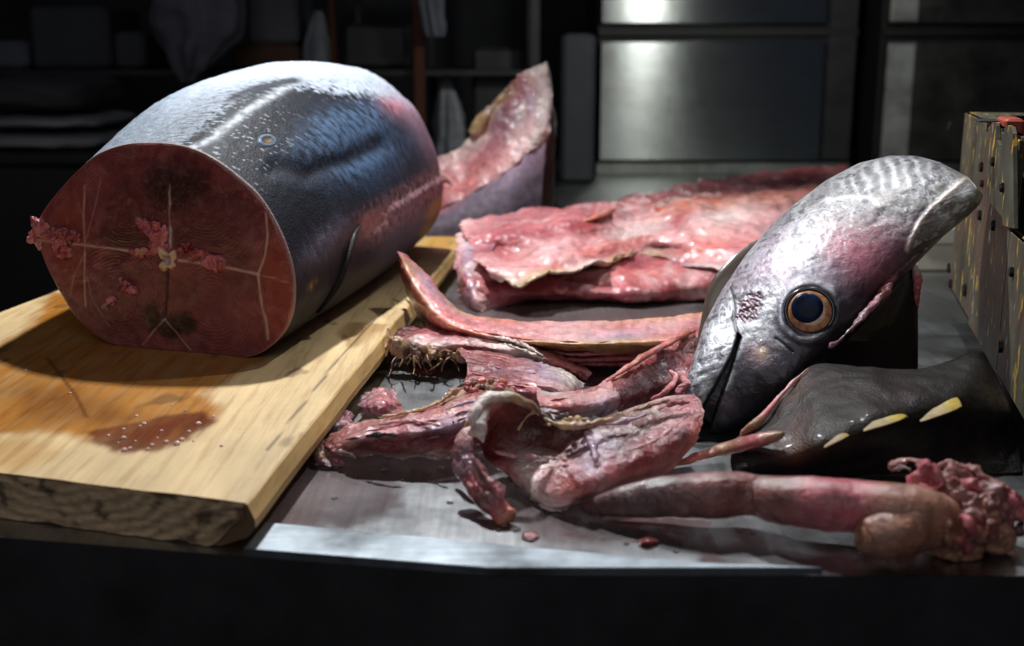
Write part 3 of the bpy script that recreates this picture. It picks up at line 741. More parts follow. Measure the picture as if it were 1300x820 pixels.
# torn scraps of flesh sticking to the face and the left edge
def scrap(name, spots, lab):
    parts = []
    for i, (px, py, rx, rz, col) in enumerate(spots):
        c = onface(px, py) + FN3 * 0.003
        parts.append(blob_mesh(c, (rx * 1.15, 0.0035, rz * 1.15), col, amp=0.0062, freq=95, seed=60 + i, n=24, floor=BZ + .0006, rotz=-0.16))
    V, F, C = merge(parts)
    link(name, V, F, M['membrane'], trunk, True, C, np.zeros((len(V), 2)))['label'] = lab
scrap('flesh_scrap', [(180, 282, .006, .004, 'rose'), (188, 288, .006, .006, 'rose'), (198, 298, .009, .013, 'rose'), (204, 310, .009, .011, 'rose'), (203, 286, .005, .005, 'rose'), (210, 300, .005, .010, 'pink')], 'pink torn scrap above the bone')
scrap('flesh_scrap', [(172, 320, .008, .004, 'rose'), (184, 319, .009, .005, 'orange'), (196, 320, .008, .003, 'rose')], 'pink shreds left of the bone')
scrap('flesh_scrap', [(236, 316, .007, .009, 'red'), (246, 320, .005, .005, 'red'), (262, 327, .008, .007, 'rose'), (272, 330, .008, .010, 'rose'), (281, 334, .006, .007, 'rose'), (266, 337, .006, .004, 'red')], 'dark pink shreds right of the bone')
scrap('flesh_scrap', [(46, 300, .005, .008, 'pink'), (50, 284, .007, .009, 'rose'), (58, 292, .009, .010, 'rose'), (68, 298, .010, .009, 'red'), (78, 306, .010, .008, 'rose'), (88, 296, .009, .008, 'red'), (98, 300, .008, .006, 'red'), (76, 318, .008, .006, 'rose'), (86, 320, .006, .006, 'red'), (52, 310, .005, .005, 'pink'), (42, 306, .004, .004, 'pink')], 'ragged pink shreds on the left edge')
scrap('flesh_scrap', [(165, 363, .005, .005, 'rose'), (170, 369, .003, .003, 'pink'), (144, 383, .003, .003, 'pink'), (138, 390, .003, .002, 'pink'), (156, 355, .002, .002, 'pink')], 'small pink crumbs low on the face')
# scar on the back and dark anal fin folded along the flank
def skin_at(u, ph):
    d = np.abs(UU - u) * 40 + np.abs(PH - ph); k = np.unravel_index(np.argmin(d), d.shape); return VXr[k], ndir[k]
c, n_ = skin_at(0.14, 43)
T1 = AX - n_ * AX.dot(n_); T1 /= np.linalg.norm(T1); T2 = np.cross(n_, T1); T2 /= np.linalg.norm(T2)
a = np.linspace(0, 2 * np.pi, 40, endpoint=False); vr = []
for k, (s_, h_) in enumerate([(1.2, -0.0012), (1.0, 0.0008), (0.8, 0.0016), (0.55, 0.0014), (0.3, 0.0004), (0.0, 0.0002)]):
    vr.append(c + n_ * h_ + T1 * (0.0165 * s_ * np.cos(a))[:, None] + T2 * (0.0095 * s_ * np.sin(a))[:, None] - n_ * (0.0)*a[:, None])
kc = np.stack([np.broadcast_to(lin(c_), (40, 3)) for c_ in [(40, 46, 56), (92, 112, 134), (112, 130, 150), (44, 44, 48), (120, 94, 62), (120, 94, 62)]])
link('finlet_scar', np.array(vr).reshape(-1, 3), [tuple(f) for f in grid_faces(6, 40, True)], M['skin'], trunk, True, kc.reshape(-1, 3))['label'] = 'raised oval scar with brown centre'
cp = [(*(skin_at(u_, p_)[0] + 0.0015 * skin_at(u_, p_)[1]), r_, 'dark') for u_, p_, r_ in [(.30, -11, .0015), (.26, -13, .004), (.22, -18, .006), (.185, -26, .006), (.16, -34, .004), (.15, -38, .001)]]
tube('folded_fin', cp, M['skin'], trunk, nl=50, nr=14, flat=0.6, direct=True, floor=BZ)['label'] = 'dark folded fin on the flank'

# ================================================================== tuna head
HD0, HD1 = 1.122, 0.13
HO = np.array([885.0, 535.0]); HA = np.array([0.777, -0.629]); HN = np.array([-0.629, -0.777])
DT = [(0, 22), (4, 32), (12, 44), (46, 65), (85, 91), (127, 109), (179, 125), (224, 134), (271, 137), (321, 135), (366, 126), (402, 109), (429, 87), (447, 62), (458, 36), (463, 24)]
VT = [(0, -22), (4, -32), (12, -37), (30, -41), (61, -46), (125, -50), (192, -43), (242, -37), (294, -27), (346, -19), (392, -14), (430, -14), (452, -12), (463, -6)]
def hpos(t, n, w):
    """t along the head, n towards the back, both on the side view; w out of the cheek in metres"""
    px = HO[0] + HA[0] * t + HN[0] * n; py = HO[1] + HA[1] * t + HN[1] * n
    t = np.asarray(t, float); n = np.asarray(n, float)
    return Q(px, py, HD0 + HD1 * np.clip(t, 0, 470) / 460.0 + HTILT * n * np.clip(t / 120.0, 0.15, 1.0) - np.asarray(w))
HTILT = 0.0009
hz_ = np.array(0.0)
WD = np.cross(hpos(260., 40., hz_) - hpos(200., 40., hz_), hpos(230., 80., hz_) - hpos(230., 0., hz_))
WD /= np.linalg.norm(WD)
if WD @ (CAM - Q(1050, 370, 1.17)) < 0: WD = -WD
def tn(px, py):
    d = np.array([px, py], float) - HO
    return float(d @ HA), float(d @ HN)
NT, NP = 420, 320
hb = np.linspace(0, 1, NT) ** 1.15 * 463
hd = np.interp(hb, *np.array(DT, float).T); hv = np.interp(hb, *np.array(VT, float).T)
ker = np.hanning(13); ker /= ker.sum()
sm = lambda a: np.convolve(np.pad(a, 6, mode='edge'), ker, 'valid')
hd[14:-14] = sm(hd)[14:-14]; hv[14:-14] = sm(hv)[14:-14]
HW = np.interp(hb, [0, 12, 46, 100, 200, 300, 400, 463], [0.012, 0.024, 0.036, 0.055, 0.074, 0.082, 0.072, 0.05])
ps = np.linspace(0, 2 * np.pi, NP, endpoint=False)
ex = 2 / 2.35
cs = np.sign(np.cos(ps)) * np.abs(np.cos(ps)) ** ex; sn = np.sign(np.sin(ps)) * np.abs(np.sin(ps)) ** ex
Tm = np.repeat(hb[:, None], NP, 1)
Nm = ((hd + hv) / 2)[:, None] + ((hd - hv) / 2)[:, None] * cs[None]
Wm = HW[:, None] * sn[None]
near = sstep(0.0, 0.25, sn)[None] * np.ones_like(Tm)
n3 = np.stack([Tm / 90, Nm / 90, Wm * 12], -1)
h1 = fbm(n3 * 2.2, 4, 71); h2 = fbm(n3 * 8, 4, 72); h3 = fbm(n3 * 26, 3, 73)
hst = fbm(np.stack([(Tm * 0.35 + Nm) / 7.0, (Tm - Nm * 0.35) / 60.0, 0 * Tm], -1), 4, 74)     # streaks along the skull
def hd_line(pts): return seg_dist(Tm, Nm, [tn(*p) for p in pts])
def hd_poly(pts): return poly_sd(Tm, Nm, [tn(*p) for p in pts])
def hd_spot(px, py, r): a, b_ = tn(px, py); return np.exp(-((Tm - a) ** 2 + (Nm - b_) ** 2) / r ** 2)
K = np.broadcast_to(lin((86, 78, 90)), Tm.shape + (3,)).copy() * (1 + 0.25 * h1 + 0.2 * h2)[..., None]
# silvery skull, frosted snout, pink cheek, dark jaw
silver = hd_poly([(868, 520), (880, 440), (900, 380), (950, 300), (1030, 230), (1100, 190), (1200, 190), (1250, 250), (1180, 300), (1130, 300), (1090, 290), (1050, 335), (1000, 355), (985, 395), (950, 440), (925, 470), (895, 520)])
ws = 1 - sstep(-14, 12, silver + 16 * h2 + 8 * h1)
K = mixc(K, lin((176, 176, 180)), 0.9 * ws)
ww_ = np.clip(ws * sstep(-0.16, 0.06, h2 * 0.5 + hst * 0.55 + h3 * 0.5 + 0.1 * h1), 0, 1); K = mixc(K, lin((214, 216, 221)), 0.88 * ww_)
K = mixc(K, lin((128, 124, 132)), np.clip(0.75 * ws * sstep(0.0, 0.5, h1 + 0.5 * h2), 0, .7))
dk = np.clip(ws * sstep(0.16, 0.34, -h2 * 0.6 - hst * 0.5 + 0.5 * h3), 0, 1); K = mixc(K, lin((70, 66, 72)), 0.8 * dk)
top_ = 1 - sstep(-20, 20, hd_poly([(960, 300), (1040, 225), (1130, 190), (1230, 200), (1240, 250), (1190, 285), (1120, 300), (1040, 300)]) + 10 * h1)
K = mixc(K, lin((128, 122, 112)), np.clip(0.6 * top_ * (0.6 + 1.2 * hst + 0.5 * h2), 0, .8))
diag = np.sin((Tm * 0.92 - Nm * 0.4) / 2.6 + 2.0 * h1)
stz = 1 - sstep(-8, 8, hd_poly([(1060, 235), (1110, 205), (1160, 198), (1195, 212), (1160, 232), (1100, 250)]) + 5 * h1)
K = mixc(K, lin((110, 106, 110)), 0.6 * stz * sstep(0.1, 0.8, diag)); K = mixc(K, lin((232, 232, 236)), 0.5 * stz * sstep(0.2, 0.8, -diag))
for (x_, y_, r_, k_) in [(1085, 322, 34, .95), (1062, 312, 24, .6), (1110, 345, 30, .6), (1150, 300, 26, .3), (990, 318, 34, .6), (1000, 345, 18, .6), (935, 355, 24, .6), (965, 340, 18, .65), (1120, 300, 20, .4)]:
    K = mixc(K, lin((176, 96, 112) if x_ > 1040 else (176, 148, 166)), np.clip(k_ * hd_spot(x_, y_, r_) * (0.8 + 0.5 * h2), 0, 0.92))
K = mixc(K, lin((66, 58, 76)), np.clip(0.7 * hd_spot(1060, 345, 22) + 0.8 * hd_spot(1010, 350, 14), 0, .85) * (0.7 + 0.6 * h2))
jaw = 1 - sstep(-12, 14, hd_poly([(940, 430), (985, 425), (1015, 430), (1060, 430), (1100, 400), (1140, 350), (1150, 400), (1030, 500), (900, 580), (890, 560), (925, 480)]) + 8 * h1)
K = mixc(K, lin((64, 57, 66)), 0.85 * jaw)
K = mixc(K, lin((30, 28, 34)), np.clip(0.95 * jaw * sstep(10, -34, Nm + 10 * h1 + 0 * Tm), 0, .95))
K = mixc(K, lin((200, 204, 208)), np.clip(1.2 * np.exp(-(hd_line([(935, 440), (925, 475), (915, 500)]) / 6) ** 2) * sstep(-.1, .3, h2), 0, 0.8))
K = mixc(K, lin((150, 118, 122)), np.clip(0.9 * hd_spot(962, 450, 13), 0, .85)); K = mixc(K, lin((196, 170, 140)), np.clip(0.8 * hd_spot(968, 447, 7), 0, .8))
K = mixc(K, lin((120, 110, 122)), np.clip(0.8 * hd_spot(925, 512, 9) + 0.6 * hd_spot(918, 530, 7), 0, .75))
K = mixc(K, lin((26, 26, 34)), np.clip(0.95 * np.exp(-(hd_line([(872, 528), (884, 540), (900, 536)]) / 16) ** 2), 0, 0.9))
# tail flap of the gill cover: grey brown with pale blots, and its cream edge
flap = 1 - sstep(-5, 5, hd_poly([(1226, 226), (1190, 258), (1164, 290), (1160, 315), (1200, 305), (1245, 270), (1245, 240)]) + 3 * h1)
K = mixc(K, lin((124, 116, 104)), 0.85 * flap * (0.8 + 0.4 * hst)); K = mixc(K, lin((214, 214, 216)), np.clip(flap * (1.1 * hd_spot(1224, 246, 7) + sstep(.2, .5, h2) * 0.7 + hd_spot(1200, 282, 12) * 0.5), 0, .9))
fedge = hd_line([(1227, 224), (1205, 243), (1185, 262), (1168, 281), (1158, 302), (1152, 318)])
K = mixc(K, lin((226, 208, 196)), 0.9 * np.exp(-(fedge / 2.4) ** 2) * near)
wr = hd_line([(1050, 252), (1085, 249), (1108, 252), (1118, 262)]); K = mixc(K, lin((232, 232, 232)), 0.7 * np.exp(-(wr / 3) ** 2))
# mouth, nostril pocket, eye socket, creases
mouth = hd_poly([(937, 424), (929, 450), (913, 480), (897, 508), (885, 534), (888, 542), (901, 545), (911, 515), (924, 483), (934, 452), (941, 428)])
mw_ = (1 - sstep(-1.5, 2.0, mouth)) * near; K = mixc(K, lin((12, 11, 13)), 0.97 * mw_)  # darkness inside the open mouth painted near black
upj = np.exp(-(hd_line([(934, 440), (915, 470), (900, 500), (888, 530)]) / 7) ** 2); K = mixc(K, lin((60, 60, 70)), 0.5 * upj * near)
mcurve = hd_line([(928, 366), (931, 378), (933, 392), (931, 404), (934, 416), (938, 428)]); K = mixc(K, lin((34, 28, 34)), 0.9 * np.exp(-(mcurve / 1.8) ** 2) * near)
mc2 = hd_line([(936, 380), (944, 376), (954, 374)]); K = mixc(K, lin((44, 32, 38)), 0.85 * np.exp(-(mc2 / 1.6) ** 2) * near)
noz = hd_poly([(936, 384), (950, 377), (965, 372), (967, 390), (958, 404), (944, 409), (937, 404)]); nz2 = (1 - sstep(-3, 3, noz + 3 * h2)) * near
K = mixc(K, lin((148, 104, 116)), 0.85 * nz2 * (0.7 + 0.5 * h3)); K = mixc(K, lin((70, 36, 48)), 0.6 * nz2 * sstep(.05, .4, h3))
et, en = tn(1028, 396)
er = np.hypot(Tm - et, Nm - en)
K = mixc(K, lin((30, 26, 32)), np.clip(0.8 * hd_spot(1085, 410, 34) + 0.6 * hd_spot(1050, 440, 26) + 0.5 * hd_spot(1112, 372, 22), 0, .85) * near)
K = mixc(K, lin((20, 20, 32)), 0.92 * np.exp(-((er - 30.5) / 6.5) ** 2) * near); K = mixc(K, lin((180, 184, 196)), 0.7 * np.exp(-((er - 39) / 2.6) ** 2) * near * sstep(-30, 20, (Nm - en)) * sstep(-.2, .3, h2))  # dark socket ring; eyelid highlights painted as a pale upper arc
ck = hd_line([(985, 430), (995, 437), (1006, 447)]); K = mixc(K, lin((24, 20, 26)), 0.8 * np.exp(-(ck / 1.3) ** 2) * near)
Wd = 0.0010 * h1 + 0.0003 * h2 + 0.0004 * ws * np.clip(hst + h2, -0.6, 1.0)
Wd = Wd - 0.016 * mw_ - 0.003 * np.exp(-(mcurve / 2.5) ** 2) * near - 0.002 * np.exp(-(mc2 / 2.5) ** 2) * near - nz2 * (0.002 - 0.0035 * h3)
Wd = Wd - 0.006 * (1 - sstep(22, 32, er)) * near + 0.003 * np.exp(-((er - 37) / 6) ** 2) * near - 0.0015 * np.exp(-(ck / 2) ** 2)
Wd = Wd + near * (0.004 * sstep(6, -1, fedge) * 0.6 + 0.003 * flap)
Wd = Wd + 0.0022 * np.exp(-(wr / 5) ** 2) * near
HV = hpos(Tm, Nm, Wm + Wd * np.where(sn[None] >= -0.05, 1, -0.5))
HV[..., 2] = np.maximum(HV[..., 2], TZ + 0.0012)
headc = Q(1060, 470, 1.2)
head = thing('tuna_head', 'severed silver tuna head with big dark eye leaning snout down against the rusty box', 'fish head', (headc[0], headc[1], TZ))
m, nt, N, L, p = new_mat('tuna_head_skin')
c = attr(nt, 'Col').outputs['Color']; v = coords(nt)
nn = tex_noise(nt, v, 130, 6, 0.7); n4 = tex_noise(nt, v, 480, 3, 0.6)
c = mix(nt, c, ramp(nt, nn.outputs[0], [(0.38, (0.6, 0.59, 0.62)), (0.46, (1, 1, 1)), (0.68, (1.2, 1.2, 1.2))]), 0.6, 'MULTIPLY')
c = mix(nt, c, ramp(nt, n4.outputs[0], [(0.38, (0.75, 0.75, 0.76)), (0.6, (1.15, 1.15, 1.15))]), 0.5, 'MULTIPLY')
L.new(c, p.inputs['Base Color']); p.inputs['Roughness'].default_value = 0.38; p.inputs['Metallic'].default_value = 0.15
p.inputs['Coat Weight'].default_value = 0.3; p.inputs['Coat Roughness'].default_value = 0.08
b = bump(nt, nn.outputs[0], 0.35, 0.0022); L.new(bump(nt, n4.outputs[0], 0.4, 0.001, b), p.inputs['Normal']); L.new(b, p.inputs['Coat Normal'])
M['head'] = m
nV = NT * NP
cap = [tuple(range(NP)), tuple(range((NT - 1) * NP + NP - 1, (NT - 1) * NP - 1, -1))]
F = [tuple(f) for f in grid_faces(NT, NP, True)]
hs = link('skull', HV.reshape(-1, 3), F + cap, M['head'], head, True, K.reshape(-1, 3))
hs['label'] = 'silver and grey head skin with pink cheek'
bm_fix = [hs]
# eye
def head_at(px, py):
    a, b_ = tn(px, py); d = (Tm - a) ** 2 + (Nm - b_) ** 2 + (sn[None] < 0) * 1e6
    k = np.unravel_index(np.argmin(d), d.shape); return HV[k]
ec_ = hpos(np.array(et), np.array(en), np.array(float(HW[np.argmin(abs(hb - et))]) * 0.93))
e1 = hpos(np.array(et + 20), np.array(en), np.array(0.0)) - hpos(np.array(et), np.array(en), np.array(0.0)); e1 /= np.linalg.norm(e1)
EN = 0.45 * WD + (CAM - Q(1028, 396, 1.15)) / np.linalg.norm(CAM - Q(1028, 396, 1.15)); EN /= np.linalg.norm(EN)
e1 = e1 - EN * e1.dot(EN); e1 /= np.linalg.norm(e1); e2 = np.cross(EN, e1)
PXM = 1.165 / FPX * 1.03
def dome(name, mat, parent, prof, off=(0, 0), ell=1.0):
    a = np.linspace(0, 2 * np.pi, 64, endpoint=False); R = []
    for r_, h_ in prof:
        R.append(ec_ + EN * h_ + e1 * (off[0] + r_ * np.cos(a))[:, None] * PXM + e2 * (off[1] + r_ * ell * np.sin(a))[:, None] * PXM)
    R = np.array(R)
    return link(name, R.reshape(-1, 3), [tuple(f) for f in grid_faces(len(prof), 64, True)] + [tuple(range((len(prof) - 1) * 64, len(prof) * 64))], mat, parent, True)
m, nt, N, L, p = new_mat('copper_iris')
L.new(ramp(nt, tex_noise(nt, coords(nt), 160, 4).outputs[0], [(0.3, tuple(lin((150, 96, 66)))), (0.5, tuple(lin((206, 146, 100)))), (0.7, tuple(lin((226, 178, 130))))]), p.inputs['Base Color'])
p.inputs['Roughness'].default_value = 0.3; p.inputs['Coat Weight'].default_value = 1.0; p.inputs['Coat Roughness'].default_value = 0.05
M['iris'] = m
m, nt, N, L, p = new_mat('pupil_glass')
L.new(ramp(nt, tex_noise(nt, coords(nt), 60, 3).outputs[0], [(0.35, (0.003, 0.006, 0.016)), (0.7, (0.012, 0.03, 0.08))]), p.inputs['Base Color'])
p.inputs['Roughness'].default_value = 0.3; p.inputs['Specular IOR Level'].default_value = 0.12
M['pupil'] = m
M['eyeskin'] = plain('dark_eye_skin', (0.012, 0.012, 0.022), 0.2, coat=0.8, bmp=0.0)
eye = dome('eye', M['iris'], head, [(29, -0.006), (28, 0.0), (26.5, 0.0025), (25.4, 0.0045), (24.4, 0.0052), (22, 0.0062), (19, 0.0070), (12, 0.0078), (6, 0.008)], ell=1.02)
eye['label'] = 'round eye with copper iris'
dome('pupil', M['pupil'], eye, [(19.6, 0.0056), (19.0, 0.0072), (16.5, 0.0084), (12.5, 0.0093), (8, 0.0098), (3, 0.0100)], off=(0.5, 4.0))['label'] = 'deep blue black pupil'
a = np.linspace(0, 2 * np.pi, 40, endpoint=False)
rv, rf = [], []
for i in range(8):
    b_ = 2 * np.pi * i / 8
    rv.append(ec_ + EN * (0.0028 + 0.0022 * math.sin(b_)) + (e1 * np.cos(a)[:, None] + e2 * 1.02 * np.sin(a)[:, None]) * (28.2 + 2.6 * math.cos(b_)) * PXM)
rf = [tuple(f) for f in grid_faces(8, 40, True)] + [tuple([7 * 40 + j, 7 * 40 + (j + 1) % 40, (j + 1) % 40, j]) for j in range(40)]
link('eye_rim', np.array(rv).reshape(-1, 3), rf, M['eyeskin'], eye, True)['label'] = 'dark rim around the eye'
# gill plate behind the cheek with shade painted near black, far gill cover, torn gill edge
M['gill'] = plain('gill_plate_in_shade', tuple(lin((40, 34, 32))), 0.35, coat=0.4, bmp=0.3, bscale=90)
M['gillback'] = plain('brown_gill_inside', tuple(lin((92, 80, 70))), 0.3, coat=0.6, bmp=0.25, bscale=70)
def slab(name, front, thick, mat, parent, lab=None):
    """a plate: outline of (x, y, distance) with real thickness away from the viewer side, bulged"""
    P = np.array([Q(*q) for q in front]); P = catmull(np.concatenate([P[-1:], P, P[:2]]), (len(P) + 2) * 8 + 1)[8:-9]
    c = P.mean(0); n = len(P); R = []
    nn_ = np.cross(P[n // 3] - P[0], P[2 * n // 3] - P[0]); nn_ /= np.linalg.norm(nn_)
    if nn_ @ (CAM - c) < 0: nn_ = -nn_
    for s_, h_ in [(1.0, -thick), (1.0, -thick * 0.3), (0.985, 0.0), (0.8, thick * 0.55), (0.5, thick * 0.9), (0.2, thick)]:
        R.append(c + (P - c) * s_ + nn_ * h_)
    R = np.array(R); R[..., 2] = np.maximum(R[..., 2], TZ + 0.001)
    o = link(name, R.reshape(-1, 3), [tuple(f) for f in grid_faces(6, n, True)] + [tuple(range(n))[::-1], tuple(range(5 * n, 6 * n))], mat, parent, True)
    if lab: o['label'] = lab
    return o
slab('gill_cover', [(1030, 440, 1.17), (1070, 420, 1.18), (1110, 385, 1.19), (1150, 340, 1.20), (1164, 345, 1.20), (1166, 400, 1.20), (1166, 468, 1.20), (1164, 505, 1.195), (1100, 510, 1.19), (1040, 510, 1.18)], 0.006, M['gill'], head, 'gill plate below the cheek with its shade painted almost black')
slab('gill_cover', [(968, 304, 1.34), (942, 316, 1.33), (915, 340, 1.32), (899, 366, 1.31), (889, 410, 1.29), (880, 460, 1.26), (876, 505, 1.22), (905, 500, 1.24), (960, 420, 1.30), (1000, 330, 1.35)], 0.004, M['gillback'], head, 'brown far gill cover behind the snout')
hp = lambda px, py, w: tuple(hpos(np.array(tn(px, py)[0]), np.array(tn(px, py)[1]), np.array(w)))
tube('gill_edge', [(*hp(1052, 442, .050), .0015, 'purple'), (*hp(1075, 423, .053), .003, 'deep'), (*hp(1100, 398, .053), .0045, 'purple'), (*hp(1122, 370, .050), .006, 'rose'), (*hp(1138, 346, .045), .005, 'deep'), (*hp(1165, 322, .038), .0025, 'purple'), (*hp(1192, 302, .028), .0012, 'lilac')], M['membrane'], head, nl=90, nr=20, amp=.003, freq=90, flat=0.7, direct=True)['label'] = 'torn pink edge of the gill opening'
tube('gill_edge', [(*Q(1161, 335, 1.195), .003, 'white'), (*Q(1164, 352, 1.195), .005, 'pink'), (*Q(1163, 372, 1.195), .004, 'rose'), (*Q(1166, 392, 1.195), .002, 'pink')], M['membrane'], head, nl=40, nr=14, amp=.002, freq=120, direct=True)['label'] = 'white and pink tag of gill flesh'

# ================================================================== dark tail piece with yellow finlets
tl = thing('tuna_tail_piece', 'dark brown slab of tuna tail with three yellow finlets below the head', 'fish tail', tuple(G(1120, 560, 0)))
rows = [[(938, 552, .03, 'dbrown'), (975, 520, .048, 'dbrown'), (1002, 489, .068, 'brown'), (1035, 462, .085, 'dbrown'), (1095, 465, .086, 'dark'), (1160, 468, .082, 'dark'), (1205, 457, .085, 'dark'), (1243, 446, .088, 'dark'), (1262, 472, .07, 'dark')],
        [(930, 566, .028, 'dbrown'), (975, 545, .045, 'dbrown'), (1006, 520, .060, 'dbrown'), (1042, 500, .076, 'dbrown'), (1098, 500, .08, 'dbrown'), (1155, 498, .08, 'dbrown'), (1200, 490, .08, 'dark'), (1240, 480, .08, 'dark'), (1272, 492, .062, 'dark')],
        [(928, 580, .02, 'dbrown'), (975, 580, .034, 'dbrown'), (1010, 574, .042, 'brown'), (1050, 562, .055, 'dbrown'), (1100, 547, .064, 'dbrown'), (1150, 531, .068, 'dark'), (1190, 522, .068, 'dark'), (1235, 513, .066, 'dark'), (1285, 520, .05, 'dark')],
        [(930, 600, .004, 'dark'), (975, 603, .008, 'dark'), (1010, 598, .014, 'dark'), (1060, 592, .02, 'dark'), (1110, 582, .025, 'dark'), (1160, 572, .028, 'dark'), (1200, 564, .028, 'dark'), (1250, 560, .025, 'dark'), (1292, 560, .02, 'dark')],  # front rows near black, shade of the front face put into the colour
        [(932, 604, .001, 'dark'), (975, 607, .001, 'dark'), (1010, 607, .001, 'dark'), (1060, 607, .001, 'dark'), (1110, 604, .001, 'dark'), (1160, 600, .001, 'dark'), (1200, 597, .001, 'dark'), (1250, 602, .001, 'dark'), (1298, 602, .001, 'dark')]]
m, nt, N, L, p = new_mat('dark_tail_skin')
c = attr(nt, 'Col').outputs['Color']; v = coords(nt)
c = mix(nt, c, ramp(nt, tex_noise(nt, v, 45, 5, 0.65).outputs[0], [(0.3, (0.7, 0.7, 0.7)), (0.55, (1.1, 1.08, 1.05)), (0.75, (1.9, 1.8, 1.7))]), 0.8, 'MULTIPLY')
L.new(c, p.inputs['Base Color']); p.inputs['Roughness'].default_value = 0.5; p.inputs['Coat Weight'].default_value = 0.1; p.inputs['Coat Roughness'].default_value = 0.15; p.inputs['Specular IOR Level'].default_value = 0.25
vv = N.new('ShaderNodeTexVoronoi'); vv.inputs['Scale'].default_value = 420; L.new(v, vv.inputs['Vector'])
L.new(bump(nt, vv.outputs[0], 0.35, 0.0012), p.inputs['Normal']); M['tail'] = m
sheet('tail_skin', rows, M['tail'], tl, thick=0.010, nu=160, nv=90, amp=.0018, freq=26, seed=90, rag=0.3, pw=0.3)
tube('cut_edge', [(846, 593, .004, .0015, 'pink'), (880, 582, .016, .006, 'salmon'), (925, 569, .030, .010, 'tan'), (960, 560, .046, .010, 'rose'), (985, 553, .055, .008, 'tan'), (997, 549, .058, .003, 'brown')], M['bone'], tl, nl=70, nr=24, amp=.0015, freq=60, flat=0.6)['label'] = 'pinkish cut flesh tongue at the left'
tube('cut_edge', [(940, 552, .034, .003, 'orange'), (958, 540, .045, .005, 'tan'), (975, 521, .055, .003, 'pink'), (1003, 489, .071, .0018, 'lpink'), (1030, 464, .086, .0012, 'tan')], M['bone'], tl, nl=50, nr=14, amp=.001, freq=80)['label'] = 'pale cut rim along the left edge'
M['finlet'] = meat_mat('yellow_finlet', rough=0.3, coat=0.5, fibre=(2, 14), fib_str=0.2, bmp=0.1, sss=0.1, pale=0.0)
PAL['fy'] = lin((214, 184, 70)); PAL['fp'] = lin((196, 172, 128)); PAL['fg'] = lin((170, 164, 120))
for (a_, b_, c_, hh) in [((1168, 533), (1209, 496), (1222, 516), .071), ((1096, 545), (1133, 513), (1153, 529), .0695), ((1046, 566), (1081, 537), (1087, 547), .060)]:
    mid = lambda p_, q_, t: (p_[0] * (1 - t) + q_[0] * t, p_[1] * (1 - t) + q_[1] * t)
    r1 = [(*a_, hh, 'fp'), (*mid(a_, b_, .5), hh + .001, 'fp'), (mid(a_, b_, .85)[0], mid(a_, b_, .85)[1], hh + .004, 'fg'), (b_[0], b_[1], hh + .005, 'fg')]
    m_ = mid(b_, c_, .55)
    r2 = [(a_[0], a_[1] + 1, hh, 'fp'), (*mid(a_, m_, .5), hh + .002, 'fp'), (*mid(a_, m_, .8), hh + .003, 'fy'), (m_[0] + 2, m_[1], hh + .003, 'fy')]
    r3 = [(a_[0], a_[1] + 2.5, hh, 'fp'), (mid(a_, c_, .5)[0], mid(a_, c_, .5)[1] + 2.5, hh + .001, 'fp'), (mid(a_, c_, .8)[0], mid(a_, c_, .8)[1] + 2, hh + .001, 'fy'), (*c_, hh, 'fy')]
    sheet('finlet', [r1, r2, r3], M['finlet'], tl, thick=.003, nu=30, nv=12, amp=.0002, freq=60, seed=3, floor=TZ + .02)['label'] = 'yellow finlet'

# ================================================================== stomach at the front right
st = thing('tuna_stomach', 'long glistening reddish brown stomach with frilled end on the front of the worktop', 'fish offal', tuple(G(1010, 660, 0)))
k_ = 0.80 / FPX
PAL['gut'] = lin((138, 84, 78)); PAL['gutp'] = lin((196, 104, 112)); PAL['gutd'] = lin((98, 66, 66)); PAL['gutt'] = lin((160, 110, 88))
tube('sac', [(736, 647, .006, 4 * k_, 'gutd'), (752, 643, .011, 13 * k_, 'gutd'), (790, 637, .019, 25 * k_, 'gutd'), (840, 631, .026, 33 * k_, 'gutd'), (900, 629, .031, 38 * k_, 'gut'), (940, 628, .031, 36 * k_, 'gut'), (965, 630, .031, 34 * k_, 'gut'), (1000, 635, .034, 39 * k_, 'gut'), (1045, 640, .036, 42 * k_, 'gutp'), (1090, 643, .036, 42 * k_, 'gutp'), (1130, 650, .036, 45 * k_, 'gutt'), (1175, 655, .034, 44 * k_, 'gutt'), (1205, 656, .03, 34 * k_, 'gut')],
     M['gut'], st, nl=200, nr=64, amp=.0016, freq=26, seed=101, flat=0.92)['label'] = 'tapering smooth sac'
lobe = [(1205, 650, .03, 30 * k_, 'gutt'), (1180, 660, .03, 38 * k_, 'gutt'), (1150, 672, .028, 38 * k_, 'gutt'), (1122, 679, .025, 34 * k_, 'gutt'), (1100, 684, .022, 25 * k_, 'gutt'), (1090, 685, .022, 14 * k_, 'gutt')]
tube('lobe', lobe, M['gut'], st, nl=90, nr=44, amp=.002, freq=40, seed=103, flat=0.95)['label'] = 'rounded tan lobe'
parts = []
for i, (x_, y_, h_, rx, col) in enumerate([(1215, 640, .03, 46, 'gut'), (1180, 625, .04, 34, 'rose'), (1240, 650, .03, 44, 'gut'), (1250, 668, .022, 34, 'gutt'), (1215, 680, .018, 34, 'gutt'), (1190, 668, .02, 26, 'gutd'), (1262, 640, .034, 30, 'rose')]):
    parts.append(blob_mesh(G(x_, y_, h_), (rx * k_, rx * k_ * .9, rx * k_ * .85), col, amp=.014, freq=48, seed=110 + i, n=48))
V, F, C = merge(parts)
link('frill', V, F, M['gut'], st, True, C, np.zeros((len(V), 2)))['label'] = 'lumpy torn end of the stomach'
